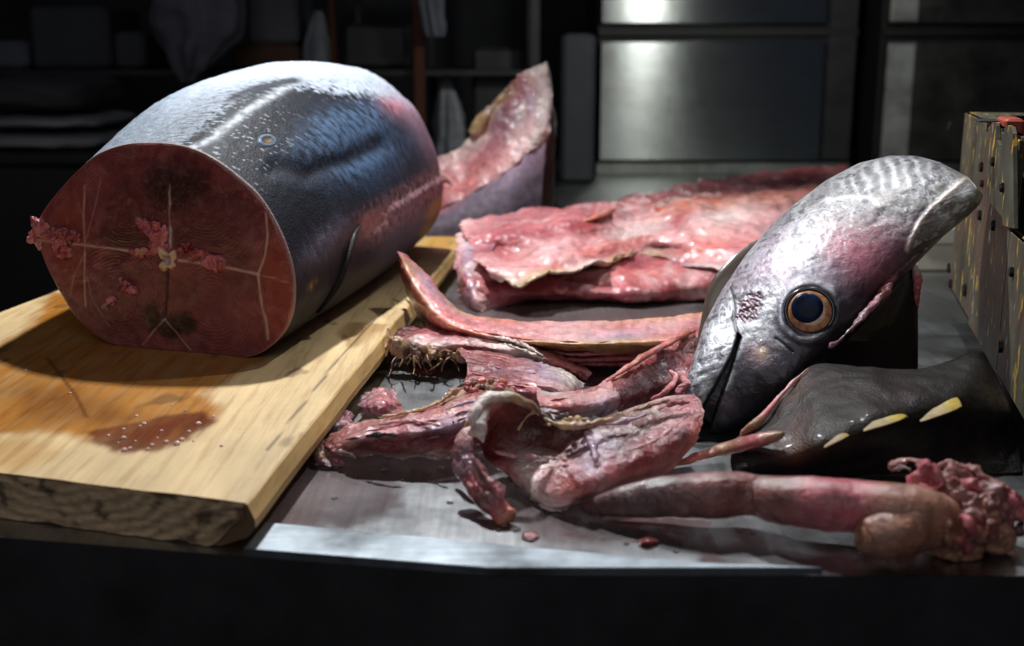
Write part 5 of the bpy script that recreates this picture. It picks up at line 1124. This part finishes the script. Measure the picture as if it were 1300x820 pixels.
# big folded collar piece in front
cp_ = thing('folded_collar', 'large folded pink collar piece with white arch and hooked strip at the pile front', 'fish trimming', tuple(G(740, 600, 0)))
PAL['cav'] = lin((138, 40, 34)); PAL['mem'] = lin((132, 74, 66)); PAL['memd'] = lin((104, 62, 56))
sheet('plate', [[(606, 522, .078, 'lpink'), (626, 506, .086, 'fat'), (652, 503, .084, 'orange'), (686, 524, .066, 'brown'), (718, 538, .054, 'brown'), (752, 534, .054, 'brown'), (790, 522, .056, 'tan'), (830, 508, .058, 'lpink'), (872, 500, .060, 'rose'), (888, 504, .056, 'pink')],
                [(608, 536, .066, 'cav'), (630, 520, .072, 'salmon'), (658, 518, .066, 'red'), (688, 536, .052, 'memd'), (718, 549, .044, 'memd'), (754, 546, .046, 'mem'), (792, 536, .050, 'mem'), (832, 524, .052, 'memd'), (874, 516, .056, 'rose'), (894, 522, .052, 'lpink')],
                [(610, 552, .046, 'cav'), (634, 540, .048, 'cav'), (662, 540, .044, 'memd'), (690, 550, .038, 'memd'), (720, 560, .038, 'mem'), (754, 560, .042, 'lilac'), (790, 552, .046, 'memd'), (832, 542, .048, 'red'), (872, 532, .052, 'rose'), (890, 540, .046, 'salmon')],
                [(612, 568, .030, 'cav'), (634, 562, .030, 'cav'), (660, 562, .028, 'mem'), (690, 568, .030, 'memd'), (722, 575, .034, 'mem'), (752, 578, .038, 'lilac'), (786, 572, .042, 'dred'), (828, 562, .044, 'red'), (866, 552, .046, 'dred'), (884, 558, .038, 'salmon')],
                [(616, 580, .022, 'dred'), (636, 578, .022, 'red'), (660, 580, .024, 'white'), (690, 584, .028, 'white'), (722, 588, .034, 'lpink'), (748, 596, .036, 'lilac'), (780, 592, .036, 'rose'), (820, 582, .036, 'red'), (856, 572, .036, 'rose'), (874, 572, .028, 'orange')],
                [(626, 590, .018, 'red'), (644, 590, .02, 'pink'), (664, 594, .022, 'white'), (692, 600, .026, 'lpink'), (722, 602, .034, 'red'), (742, 610, .034, 'red'), (772, 610, .028, 'pink'), (808, 600, .026, 'salmon'), (840, 592, .024, 'salmon'), (860, 588, .02, 'orange')],
                [(640, 600, .012, 'lpink'), (656, 606, .014, 'pink'), (672, 614, .016, 'white'), (694, 620, .02, 'lpink'), (722, 620, .026, 'salmon'), (742, 624, .026, 'salmon'), (766, 622, .02, 'lpink'), (798, 612, .016, 'pink'), (828, 603, .014, 'pink'), (850, 600, .012, 'orange')],
                [(648, 606, .008, 'white'), (664, 618, .008, 'white'), (676, 630, .008, 'white'), (696, 640, .008, 'white'), (718, 640, .012, 'lpink'), (738, 634, .014, 'pink'), (762, 628, .014, 'white'), (794, 618, .012, 'lpink'), (824, 608, .01, 'lpink'), (844, 606, .008, 'pink')],
                [(654, 610, .003, 'fat'), (668, 624, .003, 'white'), (680, 636, .003, 'white'), (698, 646, .003, 'white'), (716, 644, .006, 'white'), (738, 637, .01, 'white'), (762, 631, .01, 'white'), (794, 621, .009, 'white'), (822, 611, .008, 'white'), (842, 610, .006, 'fat')]],
      M['membrane'], cp_, thick=.008, nu=260, nv=180, amp=.0016, freq=34, seed=320, rag=1.0, fold=.0002)['label'] = 'glistening pink and brown inner side'
sheet('fat_fringe', [[(655, 606, .010, 'lpink'), (672, 614, .012, 'white'), (692, 622, .014, 'lpink'), (715, 628, .014, 'white'), (738, 630, .014, 'lpink')],
                     [(656, 612, .006, 'white'), (672, 624, .006, 'white'), (690, 634, .007, 'white'), (712, 638, .008, 'white'), (736, 635, .01, 'white')],
                     [(664, 622, .002, 'white'), (678, 636, .002, 'white'), (692, 645, .002, 'white'), (708, 650, .002, 'white'), (732, 638, .006, 'white')]],
      M['membrane'], cp_, thick=.005, nu=90, nv=40, amp=.003, freq=70, seed=326, rag=1.6)['label'] = 'ragged white fat at the lower edge'
ridge(cp_, 'white_arch', [(690, 528, .070), (670, 512, .082), (648, 504, .090), (625, 504, .090), (608, 514, .086), (602, 530, .078), (601, 546, .068)], 7, ['brown', 'tan', 'ytan', 'fat', 'white', 'white', 'lpink'], 330, flat=.8, amp=.0022, lab='cream white arched rim')
sheet('arch_curl', [[(604, 508, .086, 'fat'), (622, 512, .084, 'lpink'), (624, 520, .08, 'pink')], [(600, 522, .082, 'white'), (616, 526, .08, 'fat'), (620, 534, .074, 'pink')], [(597, 538, .074, 'fat'), (612, 542, .072, 'white'), (617, 550, .066, 'lpink')], [(594, 552, .062, 'lpink'), (607, 556, .06, 'fat'), (613, 563, .055, 'white')]],
      M['membrane'], cp_, thick=.006, nu=40, nv=60, amp=.002, freq=60, seed=333)['label'] = 'curled white membrane'
tube('hooked_strip', [(601, 540, .066, .004, 'white'), (592, 556, .056, .009, 'lpink'), (588, 576, .044, .0115, 'purple'), (592, 596, .034, .0105, 'purple'), (603, 614, .026, .0105, 'rose'), (618, 632, .019, .0115, 'dred'), (632, 644, .013, .0105, 'rose'), (645, 655, .008, .008, 'orange'), (652, 662, .005, .003, 'brown')],
     M['membrane'], cp_, nl=130, nr=36, amp=.0036, freq=46, seed=336, flat=.62)['label'] = 'purple hooked strip hanging forward'
sheet('strip_lip', [[(598, 574, .050, 'lpink'), (606, 592, .044, 'pink'), (618, 604, .038, 'lpink'), (630, 612, .034, 'pink'), (642, 618, .030, 'lpink')], [(600, 580, .046, 'purple'), (608, 600, .038, 'deep'), (620, 614, .032, 'red'), (632, 624, .028, 'rose'), (640, 632, .022, 'pink')], [(598, 588, .04, 'lpink'), (608, 610, .032, 'lpink'), (620, 626, .024, 'pink'), (632, 638, .018, 'lpink'), (644, 642, .014, 'pink')]],
      M['membrane'], cp_, thick=.007, nu=70, nv=40, amp=.002, freq=60, seed=338)['label'] = 'pink lip of the hooked strip'
for i, (pts, r, c_) in enumerate([([(690, 530, .062), (714, 540, .058), (746, 538, .058), (776, 532, .058)], 4.5, ['brown', 'ytan', 'tan', 'ytan']), ([(658, 546, .05), (668, 530, .062), (680, 522, .068), (684, 528, .064)], 2.4, 'ytan'), ([(744, 548, .05), (752, 566, .046), (756, 586, .042)], 5, 'lilac'), ([(764, 540, .054), (790, 536, .056), (820, 526, .058)], 3, 'lilac'),
                                   ([(800, 522, .062), (836, 512, .064), (866, 506, .066)], 4, 'tan'), ([(836, 520, .060), (856, 512, .064), (876, 510, .064)], 5, 'rose'), ([(756, 590, .042), (790, 574, .046), (830, 560, .050), (870, 530, .058)], 1.6, 'lpink'), ([(624, 572, .03), (650, 578, .03), (690, 580, .036), (720, 584, .04)], 1.5, 'lpink')]):
    ridge(cp_, 'sinew', pts, r, c_, 342 + i, amp=.0024)
parts = []
for i in range(40):
    x_ = random.uniform(688, 760); y_ = 528 + random.uniform(-2, 12); r = random.uniform(.0014, .0034)
    parts.append(blob_mesh(G(x_, y_, .056 + random.uniform(-.003, .003)), (r * 1.2, r, r), random.choice(['brown', 'dbrown', 'tan', 'ytan', 'brown']), amp=.001, freq=160, seed=i, n=9))
V, F, C = merge(parts); link('gland_grains', V, F, M['membrane'], cp_, True, C, np.zeros((len(V), 2)), kind='stuff')['label'] = 'brown grains along the back seam'
# pale scraps by the board
scr = [('pale pink scrap of skin lying nearest the board side between the fibres and wedge', [[(462, 500, .014, 'grey'), (482, 492, .02, 'pink'), (500, 492, .02, 'grey')], [(456, 514, .016, 'purple'), (482, 512, .022, 'rose'), (508, 508, .016, 'pink')], [(455, 527, .006, 'grey'), (484, 528, .01, 'rose'), (514, 528, .004, 'pink')]]),
       ('greyish scrap of membrane touching the board edge left of the wedge', [[(412, 526, .014, 'grey'), (432, 520, .018, 'pink'), (450, 524, .012, 'grey')], [(404, 540, .014, 'grey'), (428, 538, .02, 'grey'), (446, 540, .012, 'rose')], [(398, 552, .004, 'brown'), (424, 552, .006, 'grey'), (440, 552, .004, 'brown')]]),
       ('brownish shredded scrap under the tip of the wedge by the board', [[(394, 560, .012, 'tan'), (408, 556, .018, 'brown'), (424, 566, .012, 'grey')], [(392, 574, .010, 'brown'), (408, 574, .014, 'tan'), (432, 578, .008, 'rose')], [(394, 588, .002, 'brown'), (412, 592, .004, 'purple'), (440, 590, .002, 'purple')]])]
for i, (lab, rows) in enumerate(scr):
    o = sheet('flesh_scrap', rows, M['membrane'], None, thick=.006, nu=50, nv=40, amp=.003, freq=60, seed=360 + i, rag=1.4)
    tag(o, lab, 'fish scrap', 'small scraps along the board')
o = sheet('blood_clot', [[(524, 462, .002, 'deep'), (545, 458, .003, 'dred'), (566, 460, .002, 'dred')], [(520, 468, .002, 'dred'), (545, 467, .004, 'red'), (570, 466, .002, 'dred')], [(526, 474, .001, 'dred'), (545, 475, .002, 'dred'), (560, 474, .001, 'dred')]], M['membrane'], None, thick=.002, nu=30, nv=20, amp=.001, freq=80, seed=370, rag=1.5)
tag(o, 'small dark red clot on the bare steel left of the red sheet', 'blood clot')
parts_ = sheet('blood_clot', [[(812, 684, .003, 'red'), (822, 681, .005, 'dred'), (834, 684, .002, 'dred')], [(810, 688, .003, 'red'), (822, 687, .006, 'red'), (836, 687, .002, 'red')], [(814, 692, .001, 'dred'), (824, 692, .002, 'dred'), (832, 690, .001, 'dred')]], M['membrane'], None, thick=.003, nu=26, nv=20, amp=.0008, freq=90, seed=371, rag=1)
tag(parts_, 'dark red clot at the end of a thin blood streak before the stomach', 'blood clot')
o = sheet('blood_clot', [[(664, 676, .002, 'dred'), (676, 673, .003, 'rose'), (684, 677, .002, 'dred')], [(662, 681, .002, 'dred'), (674, 681, .003, 'rose'), (684, 681, .002, 'dred')], [(666, 685, .001, 'dred'), (674, 687, .001, 'dred'), (682, 684, .001, 'dred')]], M['membrane'], None, thick=.002, nu=24, nv=18, amp=.0006, freq=90, seed=372)
tag(o, 'tiny dark red clot on the steel in front of the hooked strip', 'blood clot')

# ================================================================== rusty metal box at the right
m, nt, N, L, p = new_mat('stained_box_metal')
v = coords(nt); vs_ = coords(nt, 'Object', (1, 1, 0.55))
c = ramp(nt, tex_noise(nt, vs_, 14, 6, 0.65).outputs[0], [(0.3, tuple(lin((42, 40, 31)))), (0.5, tuple(lin((78, 75, 60)))), (0.7, tuple(lin((100, 97, 82))))])
ru = tex_noise(nt, vs_, 26, 6, 0.7)
c = mix(nt, c, tuple(lin((92, 54, 36))), ramp(nt, ru.outputs[0], [(0.52, (0, 0, 0)), (0.68, (1, 1, 1))]))
ye = tex_noise(nt, coords(nt, 'Object', (1, 1, .4)), 75, 3, 0.6)
c = mix(nt, c, tuple(lin((196, 158, 62))), ramp(nt, ye.outputs[0], [(0.615, (0, 0, 0)), (0.67, (1, 1, 1))]))
wh = tex_noise(nt, coords(nt, 'Object', (1, 1.3, .5)), 46, 2, 0.5)
c = mix(nt, c, tuple(lin((196, 200, 198))), ramp(nt, wh.outputs[0], [(0.70, (0, 0, 0)), (0.73, (1, 1, 1))]))
L.new(c, p.inputs['Base Color']); p.inputs['Roughness'].default_value = 0.5; p.inputs['Metallic'].default_value = 0.25
L.new(bump(nt, ru.outputs[0], 0.4, 0.003), p.inputs['Normal']); M['boxmetal'] = m
M['rust'] = plain('rust_red', tuple(lin((150, 62, 40))), 0.6, var=.4, scale=40)
YA = 1.60; A1 = Q(1205.5, 365, YA); zb = A1[2]; zt = Q(1208, 142, YA)[2]
B1 = G(1240, 410, zb - TZ); B2 = G(1300, 525, zb - TZ)
sd = (B2 - A1)[:2]; sd /= np.linalg.norm(sd); so = np.array([-sd[1], sd[0]])
if so[0] < 0: so = -so                               # from the seen side into the box
Lside = 0.80
bx_ = thing('metal_box', 'dented greenish metal box with rust holes and yellow specks at the right edge', 'metal box', (A1[0] + 0.1, A1[1] - 0.2, TZ))
def oriented(name, s0, s1, w0, w1, z0, z1, mat, parent, bev=.002):
    v, f = box_mesh(s0, s1, w0, w1, z0, z1, bev)
    V = np.stack([A1[0] + sd[0] * v[:, 0] + so[0] * v[:, 1], A1[1] + sd[1] * v[:, 0] + so[1] * v[:, 1], v[:, 2]], -1)
    return link(name, V, f, mat, parent, False)
n_ = np.array([so[0], so[1], 0.0])
def s_at(px, py):
    r = ray(px, py); p_ = CAM + r * (((A1 - CAM) @ n_) / (r @ n_)); return float((p_ - A1)[:2] @ sd), float(p_[2])
sc_, zc_ = s_at(1287, 290)
oriented('side_panel', 0, sc_, 0, .004, zb, zt, M['boxmetal'], bx_)
oriented('side_panel', sc_ + .0005, Lside, 0, .004, zb, zc_, M['boxmetal'], bx_)
oriented('back_panel', 0, .004, .0045, .36, zb, zt, M['boxmetal'], bx_)
oriented('top_panel', 0, .17, .0045, .05, zt - .004, zt, M['boxmetal'], bx_)
oriented('top_panel', 0, .035, .0505, .36, zt - .004, zt, M['boxmetal'], bx_)
oriented('inner_tray', .036, Lside, .06, .36, zt - .09, zt - .08, M['dark_paint'], bx_)
oriented('bottom_panel', .005, Lside, .0045, .36, zb, zb + .004, M['boxmetal'], bx_)
s1 = float(((G(1241, 412, zb - TZ) - A1)[:2]) @ sd)
oriented('overlap_plate', s1, sc_, -.0035, -.0003, zb - .001, zt - .004, M['boxmetal'], bx_)['label'] = 'grey green plate lapped over the side'
oriented('overlap_plate', sc_ + .0005, Lside, -.0035, -.0003, zb - .001, zc_ - .002, M['boxmetal'], bx_)
def on_side(px, py, off=-.004):
    r = ray(px, py); n_ = np.array([so[0], so[1], 0.0]); p0 = A1 + n_ * off
    t = ((p0 - CAM) @ n_) / (r @ n_); return CAM + r * t
def s_of(px, py, off=-.004):
    p_ = on_side(px, py, off); return float((p_ - A1)[:2] @ sd), float(p_[2])
# two upright prongs of the bracket with a slot between them
def plate(name, pts, w0, w1, mat):
    q_ = [s_of(*p_, off=w0) for p_ in pts]; n = len(q_); R = []
    for w in (w0, w1):
        R += [(A1[0] + sd[0] * a_ + so[0] * w, A1[1] + sd[1] * a_ + so[1] * w, z_) for a_, z_ in q_]
    f = [tuple(range(n)), tuple(range(2 * n - 1, n - 1, -1))] + [(i, i + n, (i + 1) % n + n, (i + 1) % n) for i in range(n)]
    return link(name, R, f, mat, bx_, False)
plate('bracket', [(1254, 215), (1255, 180), (1256, 162), (1259, 155), (1263, 155), (1265, 160), (1265.5, 178), (1268, 184), (1272, 184), (1274, 178), (1275, 163), (1279, 159), (1284, 161), (1286, 170), (1287, 290), (1270, 285)], -.008, -.004, M['boxmetal'])['label'] = 'slotted bracket with two prongs'
M['boltm'] = plain('dark_bolt', (0.03, 0.026, 0.022), 0.4, metal=.7)
def bolt(px, py, r, off):
    s_, z_ = s_of(px, py, off); a = np.linspace(0, 2 * np.pi, 6, endpoint=False); R = []
    for w, k in ((off, 1.0), (off - .003, 1.0), (off - .004, .75)):
        R += [(A1[0] + sd[0] * (s_ + r * k * math.cos(t)) + so[0] * w, A1[1] + sd[1] * (s_ + r * k * math.cos(t)) + so[1] * w, z_ + r * k * math.sin(t)) for t in a]
    f = [tuple(x) for x in grid_faces(3, 6, True)] + [tuple(range(12, 18)), tuple(range(5, -1, -1))]
    return link('bolt', R, f, M['boltm'], bx_, False)
for px, py, r, off in [(1247, 212, .007, -.0036), (1248, 233, .005, -.0036), (1245, 273, .007, -.0036), (1226, 368, .009, -.0002), (1206, 340, .008, -.0002), (1208, 360, .007, -.0002), (1262, 205, .006, -.008), (1274, 238, .006, -.008), (1262, 286, .007, -.0036), (1272, 440, .007, -.0036), (1207, 160, .008, -.0002), (1286, 345, .006, -.0036)]:
    bolt(px, py, r, off)
box_hole = G(1252, 154, zt - TZ + .0006)
s_, w_ = float((box_hole - A1)[:2] @ sd), float((box_hole - A1)[:2] @ so)
oriented('dark_hole_plate', s_ - .02, s_ + .02, w_ - .012, w_ + .012, zt + .0003, zt + .003, M['black'], bx_, .001)  # black plate laid on the top in place of a dark hole
oriented('red_clip', .20, .26, .012, .035, zt - .03, zt + .006, M['rust'], bx_, .003)['label'] = 'rust red clip'
oriented('foot', s1 + .02, s1 + .14, .03, .16, TZ + .001, zb - .0005, M['black'], bx_, .003)
oriented('foot', s1 + .42, s1 + .50, .03, .16, TZ + .001, zb - .0005, M['black'], bx_, .003)
oriented('foot', .02, .08, .25, .33, TZ + .001, zb - .0005, M['black'], bx_, .003)
# cream foam box behind
f0 = G(1160, 345, 0); 
fb = thing('foam_box', 'cream polystyrene box standing behind the metal box', 'foam box', (f0[0] + .2, f0[1] + .13, TZ))
M['foamw'] = plain('polystyrene', tuple(lin((214, 206, 186))), 0.8, var=.08, bscale=200)
box('body', f0[0], f0[0] + .5, f0[1], f0[1] + .3, TZ + .001, TZ + .052, M['foamw'], fb, .005)
box('lid', f0[0] - .006, f0[0] + .506, f0[1] - .006, f0[1] + .306, TZ + .0525, TZ + .085, M['foamw'], fb, .006)

# ================================================================== background: back counter, steel cabinets, rack with bags and cartons
YC = float(G(900, 223, 0)[1])
bc = thing('back_counter', 'low steel counter running behind the worktop under the cabinets', 'counter', (0.3, 3.2, 0))
box('counter_top', 0.115, 2.4, 2.60, YC + 0.75, TZ - 0.03, TZ, M['steel_back'], bc, .004)
box('counter_front', 0.135, 2.38, 2.66, 2.70, 0.0, TZ - 0.031, M['dark_paint'], bc, .003)
for x in (0.14, 2.30):
    box('counter_leg', x, x + .06, YC + .6, YC + .66, 0.0, TZ - 0.031, M['dark_paint'], bc, .003)
XP = lambda px, Y=YC: float(Q(px, 200, Y)[0])
ZP = lambda py, Y=YC: float(Q(650, py, Y)[2])
M['steel_dim'] = steel('dull_cabinet_steel', (0.16, 0.155, 0.145), 0.45, (3, 3, 60))
M['edge_reflection'] = steel('door_edge_reflection', (0.72, 0.73, 0.7), 0.5, (3, 3, 60))  # brighter metal stands in for light reflected by the door edge
def cabinet(label, xa, xb, door_r, strip):
    t = thing('steel_cabinet', label, 'cabinet', ((xa + xb) / 2, YC + .3, TZ), 'steel cabinets on the back counter')
    box('cabinet_body', xa, xb, YC + .03, YC + .6, TZ + .001, ZP(-170), M['black'], t, .004)
    box('plinth', xa, xb, YC + .012, YC + .0295, TZ + .001, ZP(207), M['steel_back'], t, .003)
    for nm, za, zb_ in (('door', ZP(204), ZP(52)), ('door', ZP(30), ZP(-150))):
        d = box(nm, xa + .008, door_r, YC, YC + .0295, za, zb_, M['steel_dim'] if strip else M['steel_cab'], t, .004)
        if strip:
            box('door_edge', xa + .012, xa + .10, YC - .012, YC - .0005, za + .004, zb_ - .004, M['edge_reflection'], d, .012)['label'] = 'door edge with its reflection put in as brighter metal'
    box('side_door', door_r + .01, xb - .004, YC + .012, YC + .0295, ZP(204), ZP(-150), M['dark_paint'], t, .004)
    box('rail', xa, xb, YC + .010, YC + .0295, ZP(46), ZP(36), M['black'], t, .003)
    return t
cabinet('wide steel cabinet with one broad bright streak, behind the rib carcass', XP(757), XP(1082), XP(1040), False)
cabinet('dark steel cabinet with raised bright door edge, above the metal box', XP(1112), XP(1420), XP(1400), True)

def grey(name, r, g, b, **k): return plain(name, tuple(lin((r, g, b))), k.get('rough', .8), var=.2, scale=6, coat=k.get('coat', 0))
M['carton'] = grey('grey_carton', 92, 94, 102); M['carton2'] = grey('dim_carton', 64, 66, 72); M['bag'] = grey('white_plastic', 124, 128, 136, rough=.5)
M['tarp'] = grey('grey_tarp', 88, 90, 100, rough=.6); M['brownw'] = grey('brown_crate_wood', 84, 60, 44); M['post'] = grey('rusty_post_paint', 84, 44, 26)
YR = 3.3
rk = thing('storage_rack', 'dim storage rack with rusty posts against the dark wall behind the tuna trunk', 'rack', (-1.1, YR + .3, 0))
zs1 = float(Q(300, 88, YR)[2]); zs2 = float(Q(300, 200, YR)[2]); ztp = float(Q(300, -60, YR)[2])
xr0, xr1 = XP(-140, YR), XP(682, YR)
for z_ in (zs1, zs2, ztp, .35):
    box('shelf_board', xr0, xr1, YR - .02, YR + .5, z_ - .02, z_, M['dark_paint'], rk, .003)
for i, (px, m_) in enumerate([(-135, 'dark_paint'), (423, 'post'), (527, 'post'), (672, 'dark_paint')]):
    x_ = XP(px, YR - .05); w_ = .018 if i == 1 else .03
    box('post', x_, x_ + w_, YR - .052, YR - .022, 0, ztp + .2, M[m_], rk, .003)
    box('post', x_, x_ + w_, YR + .502, YR + .532, 0, ztp + .2, M['dark_paint'], rk, .003)
def bgbox(name, px0, px1, py0, z0, Y, dep, mat, label, cat, group=None):
    v, f = box_mesh(XP(px0, Y), XP(px1, Y), Y, Y + dep, z0, float(Q(650, py0, Y)[2]), .012)
    o = link(name, v, f, M[mat], None, False); tag(o, label, cat, group); return o
bgbox('wooden_crate', 300, 384, 56, zs1 + .001, YR + .02, .3, 'brownw', 'low brown wooden crate on the rack under a white carton', 'crate')
zc = float(Q(650, 56, YR + .02)[2])
bgbox('carton', 321, 385, -20, zc + .001, YR + .03, .26, 'carton', 'pale grey carton standing on the brown wooden crate', 'carton', 'cartons on the rack')
bgbox('carton', -4, 46, 52, zs1 + .001, YR + .02, .3, 'carton', 'small grey carton at the far left end of the rack', 'carton', 'cartons on the rack')
bgbox('carton', 52, 150, 8, zs1 + .001, YR + .02, .3, 'carton2', 'tall dim carton beside the small carton on the rack', 'carton', 'cartons on the rack')
bgbox('carton', 154, 192, 40, zs1 + .001, YR + .02, .3, 'carton2', 'narrow dim carton between the tall carton and hanging tarp', 'carton', 'cartons on the rack')
bgbox('carton', 440, 520, 30, zs1 + .001, YR + .04, .3, 'dark_paint', 'black box between the two rusty posts on the rack', 'box')
bgbox('carton', 600, 664, 60, zs2 + .001, YR + .05, .3, 'dark_paint', 'black box at the right end of the rack behind the collar', 'box')
bgbox('panel', 712, 754, 42, TZ + .001, YC - .2, .03, 'carton2', 'grey board leaning upright beside the left edge of the wide cabinet', 'board')
def drape(name, rings, mat, label, cat, seed, amp=.02, fr=9):
    """hanging or standing cloth and bags: horizontal rings (px, py, half width, half depth)"""
    a = np.linspace(0, 2 * np.pi, 48, endpoint=False)
    R = catmull(np.array([[*Q(px, py, Y), hw, hd_] for px, py, Y, hw, hd_ in rings]), 60)
    V = np.stack([R[:, None, 0] + R[:, None, 3] * np.cos(a), R[:, None, 1] + R[:, None, 4] * np.sin(a), np.repeat(R[:, None, 2], 48, 1)], -1)
    d = V - R[:, None, :3]; d /= np.linalg.norm(d, axis=-1)[..., None] + 1e-9
    f_ = np.sin(a * 7 + 2 * noise(np.stack([V[..., 0] * 4, V[..., 2] * 4, V[..., 1]], -1), seed)) * .35 + fbm(V * fr, 3, seed)
    V = V + d * (np.minimum(amp, R[:, None, 3] * .5) * f_)[..., None]
    V[-1, :, 2] = V[-1, :, 2].min() if False else R[-1, 2]
    o = link(name, V.reshape(-1, 3), [tuple(f) for f in grid_faces(60, 48, True)] + [tuple(range(48)), tuple(range(59 * 48 + 47, 59 * 48 - 1, -1))], M[mat], None, True)
    tag(o, label, cat); return o
drape('hanging_tarp', [(250, -58, YR - .14, .12, .02), (252, -20, YR - .14, .13, .03), (250, 30, YR - .14, .12, .035), (245, 70, YR - .14, .075, .03), (238, 104, YR - .14, .015, .01)], 'tarp', 'grey tarp hanging to a point from the rack above the tuna trunk', 'tarp', 400)
drape('plastic_bag', [(404, 14, YR + .08, .01, .01), (404, 30, YR + .08, .022, .02), (403, 60, YR + .08, .036, .04), (403, 87.5, YR + .08, .044, .05)], 'bag', 'white plastic bag tied to a point beside the brown wooden crate', 'bag', 402, .012)
drape('plastic_bag', [(566, 92, YR + .08, .01, .01), (568, 115, YR + .08, .022, .02), (571, 160, YR + .08, .042, .04), (573, 196, YR + .08, .052, .05)], 'bag', 'pale plastic bag standing low on the rack right of the trunk', 'bag', 404, .014)
drape('rag', [(545, -58, YR - .1, .03, .015), (546, -10, YR - .1, .035, .02), (549, 25, YR - .1, .03, .02), (552, 46, YR - .1, .02, .012)], 'tarp', 'small grey rag hanging over the right rusty post', 'rag', 406, .012)
# dark crate with folded sacks at the far left
YK = 2.5
zk = float(Q(60, 193, YK)[2])
kr = thing('dark_crate', 'tall black crate carrying folded sacks at the left edge', 'crate', (XP(40, YK), YK + .2, 0))
x0_, x1_ = XP(-60, YK), XP(128, YK)
box('crate_body', x0_, x1_, YK, YK + .45, 0.0, zk - .03, M['black'], kr, .01)
box('crate_rim', x0_ - .01, x1_ + .01, YK - .01, YK + .46, zk - .0295, zk - .001, M['black'], kr, .006)
M['sack'] = grey('pale_sack', 130, 130, 134); M['sackd'] = grey('dark_sack', 52, 52, 56)
def sack(px0, px1, z0, z1, mat, label, seed):
    n = 40; a = np.linspace(0, 2 * np.pi, 72, endpoint=False); e_ = .45
    c_ = lambda q_: np.sign(np.cos(q_)) * np.abs(np.cos(q_)) ** e_
    s_ = lambda q_: np.sign(np.sin(q_)) * np.abs(np.sin(q_)) ** e_
    b_ = np.linspace(-np.pi / 2, np.pi / 2, 24)
    xa, xb = XP(px0, YK), XP(px1, YK); cx_, cy_ = (xa + xb) / 2, YK + .2
    V = np.stack([cx_ + (xb - xa) / 2 * (np.cos(b_) ** .35)[:, None] * c_(a), cy_ + .19 * (np.cos(b_) ** .35)[:, None] * s_(a), np.repeat(((z0 + z1) / 2 + (z1 - z0) / 2 * np.sign(np.sin(b_)) * np.abs(np.sin(b_)) ** .8)[:, None], 72, 1)], -1)
    w = fbm(V * np.array([9, 9, 40]), 3, seed)
    V[..., 0] += .01 * w; V[..., 1] += .012 * w; V[..., 2] += np.where((V[..., 2] > z0 + .004), .006 * fbm(V * 11, 3, seed + 1), 0); V[..., 2] = np.maximum(V[..., 2], z0)
    o = link('folded_sack', V.reshape(-1, 3), [tuple(f) for f in grid_faces(24, 72, True)], M[mat], None, True)
    tag(o, label, 'sack', 'folded sacks on the black crate')
zz = lambda py: float(Q(60, py, YK)[2])
sack(-50, 124, zk + .001, zz(172), 'sack', 'pale folded sack lying lowest on the black crate', 410)
sack(-50, 118, zz(172) + .012, zz(150), 'sack', 'pale folded sack in the middle of the three on the crate', 412)
sack(-50, 98, zz(150) + .012, zz(100), 'sackd', 'dark rumpled sack on top of the pale folded sacks', 414)
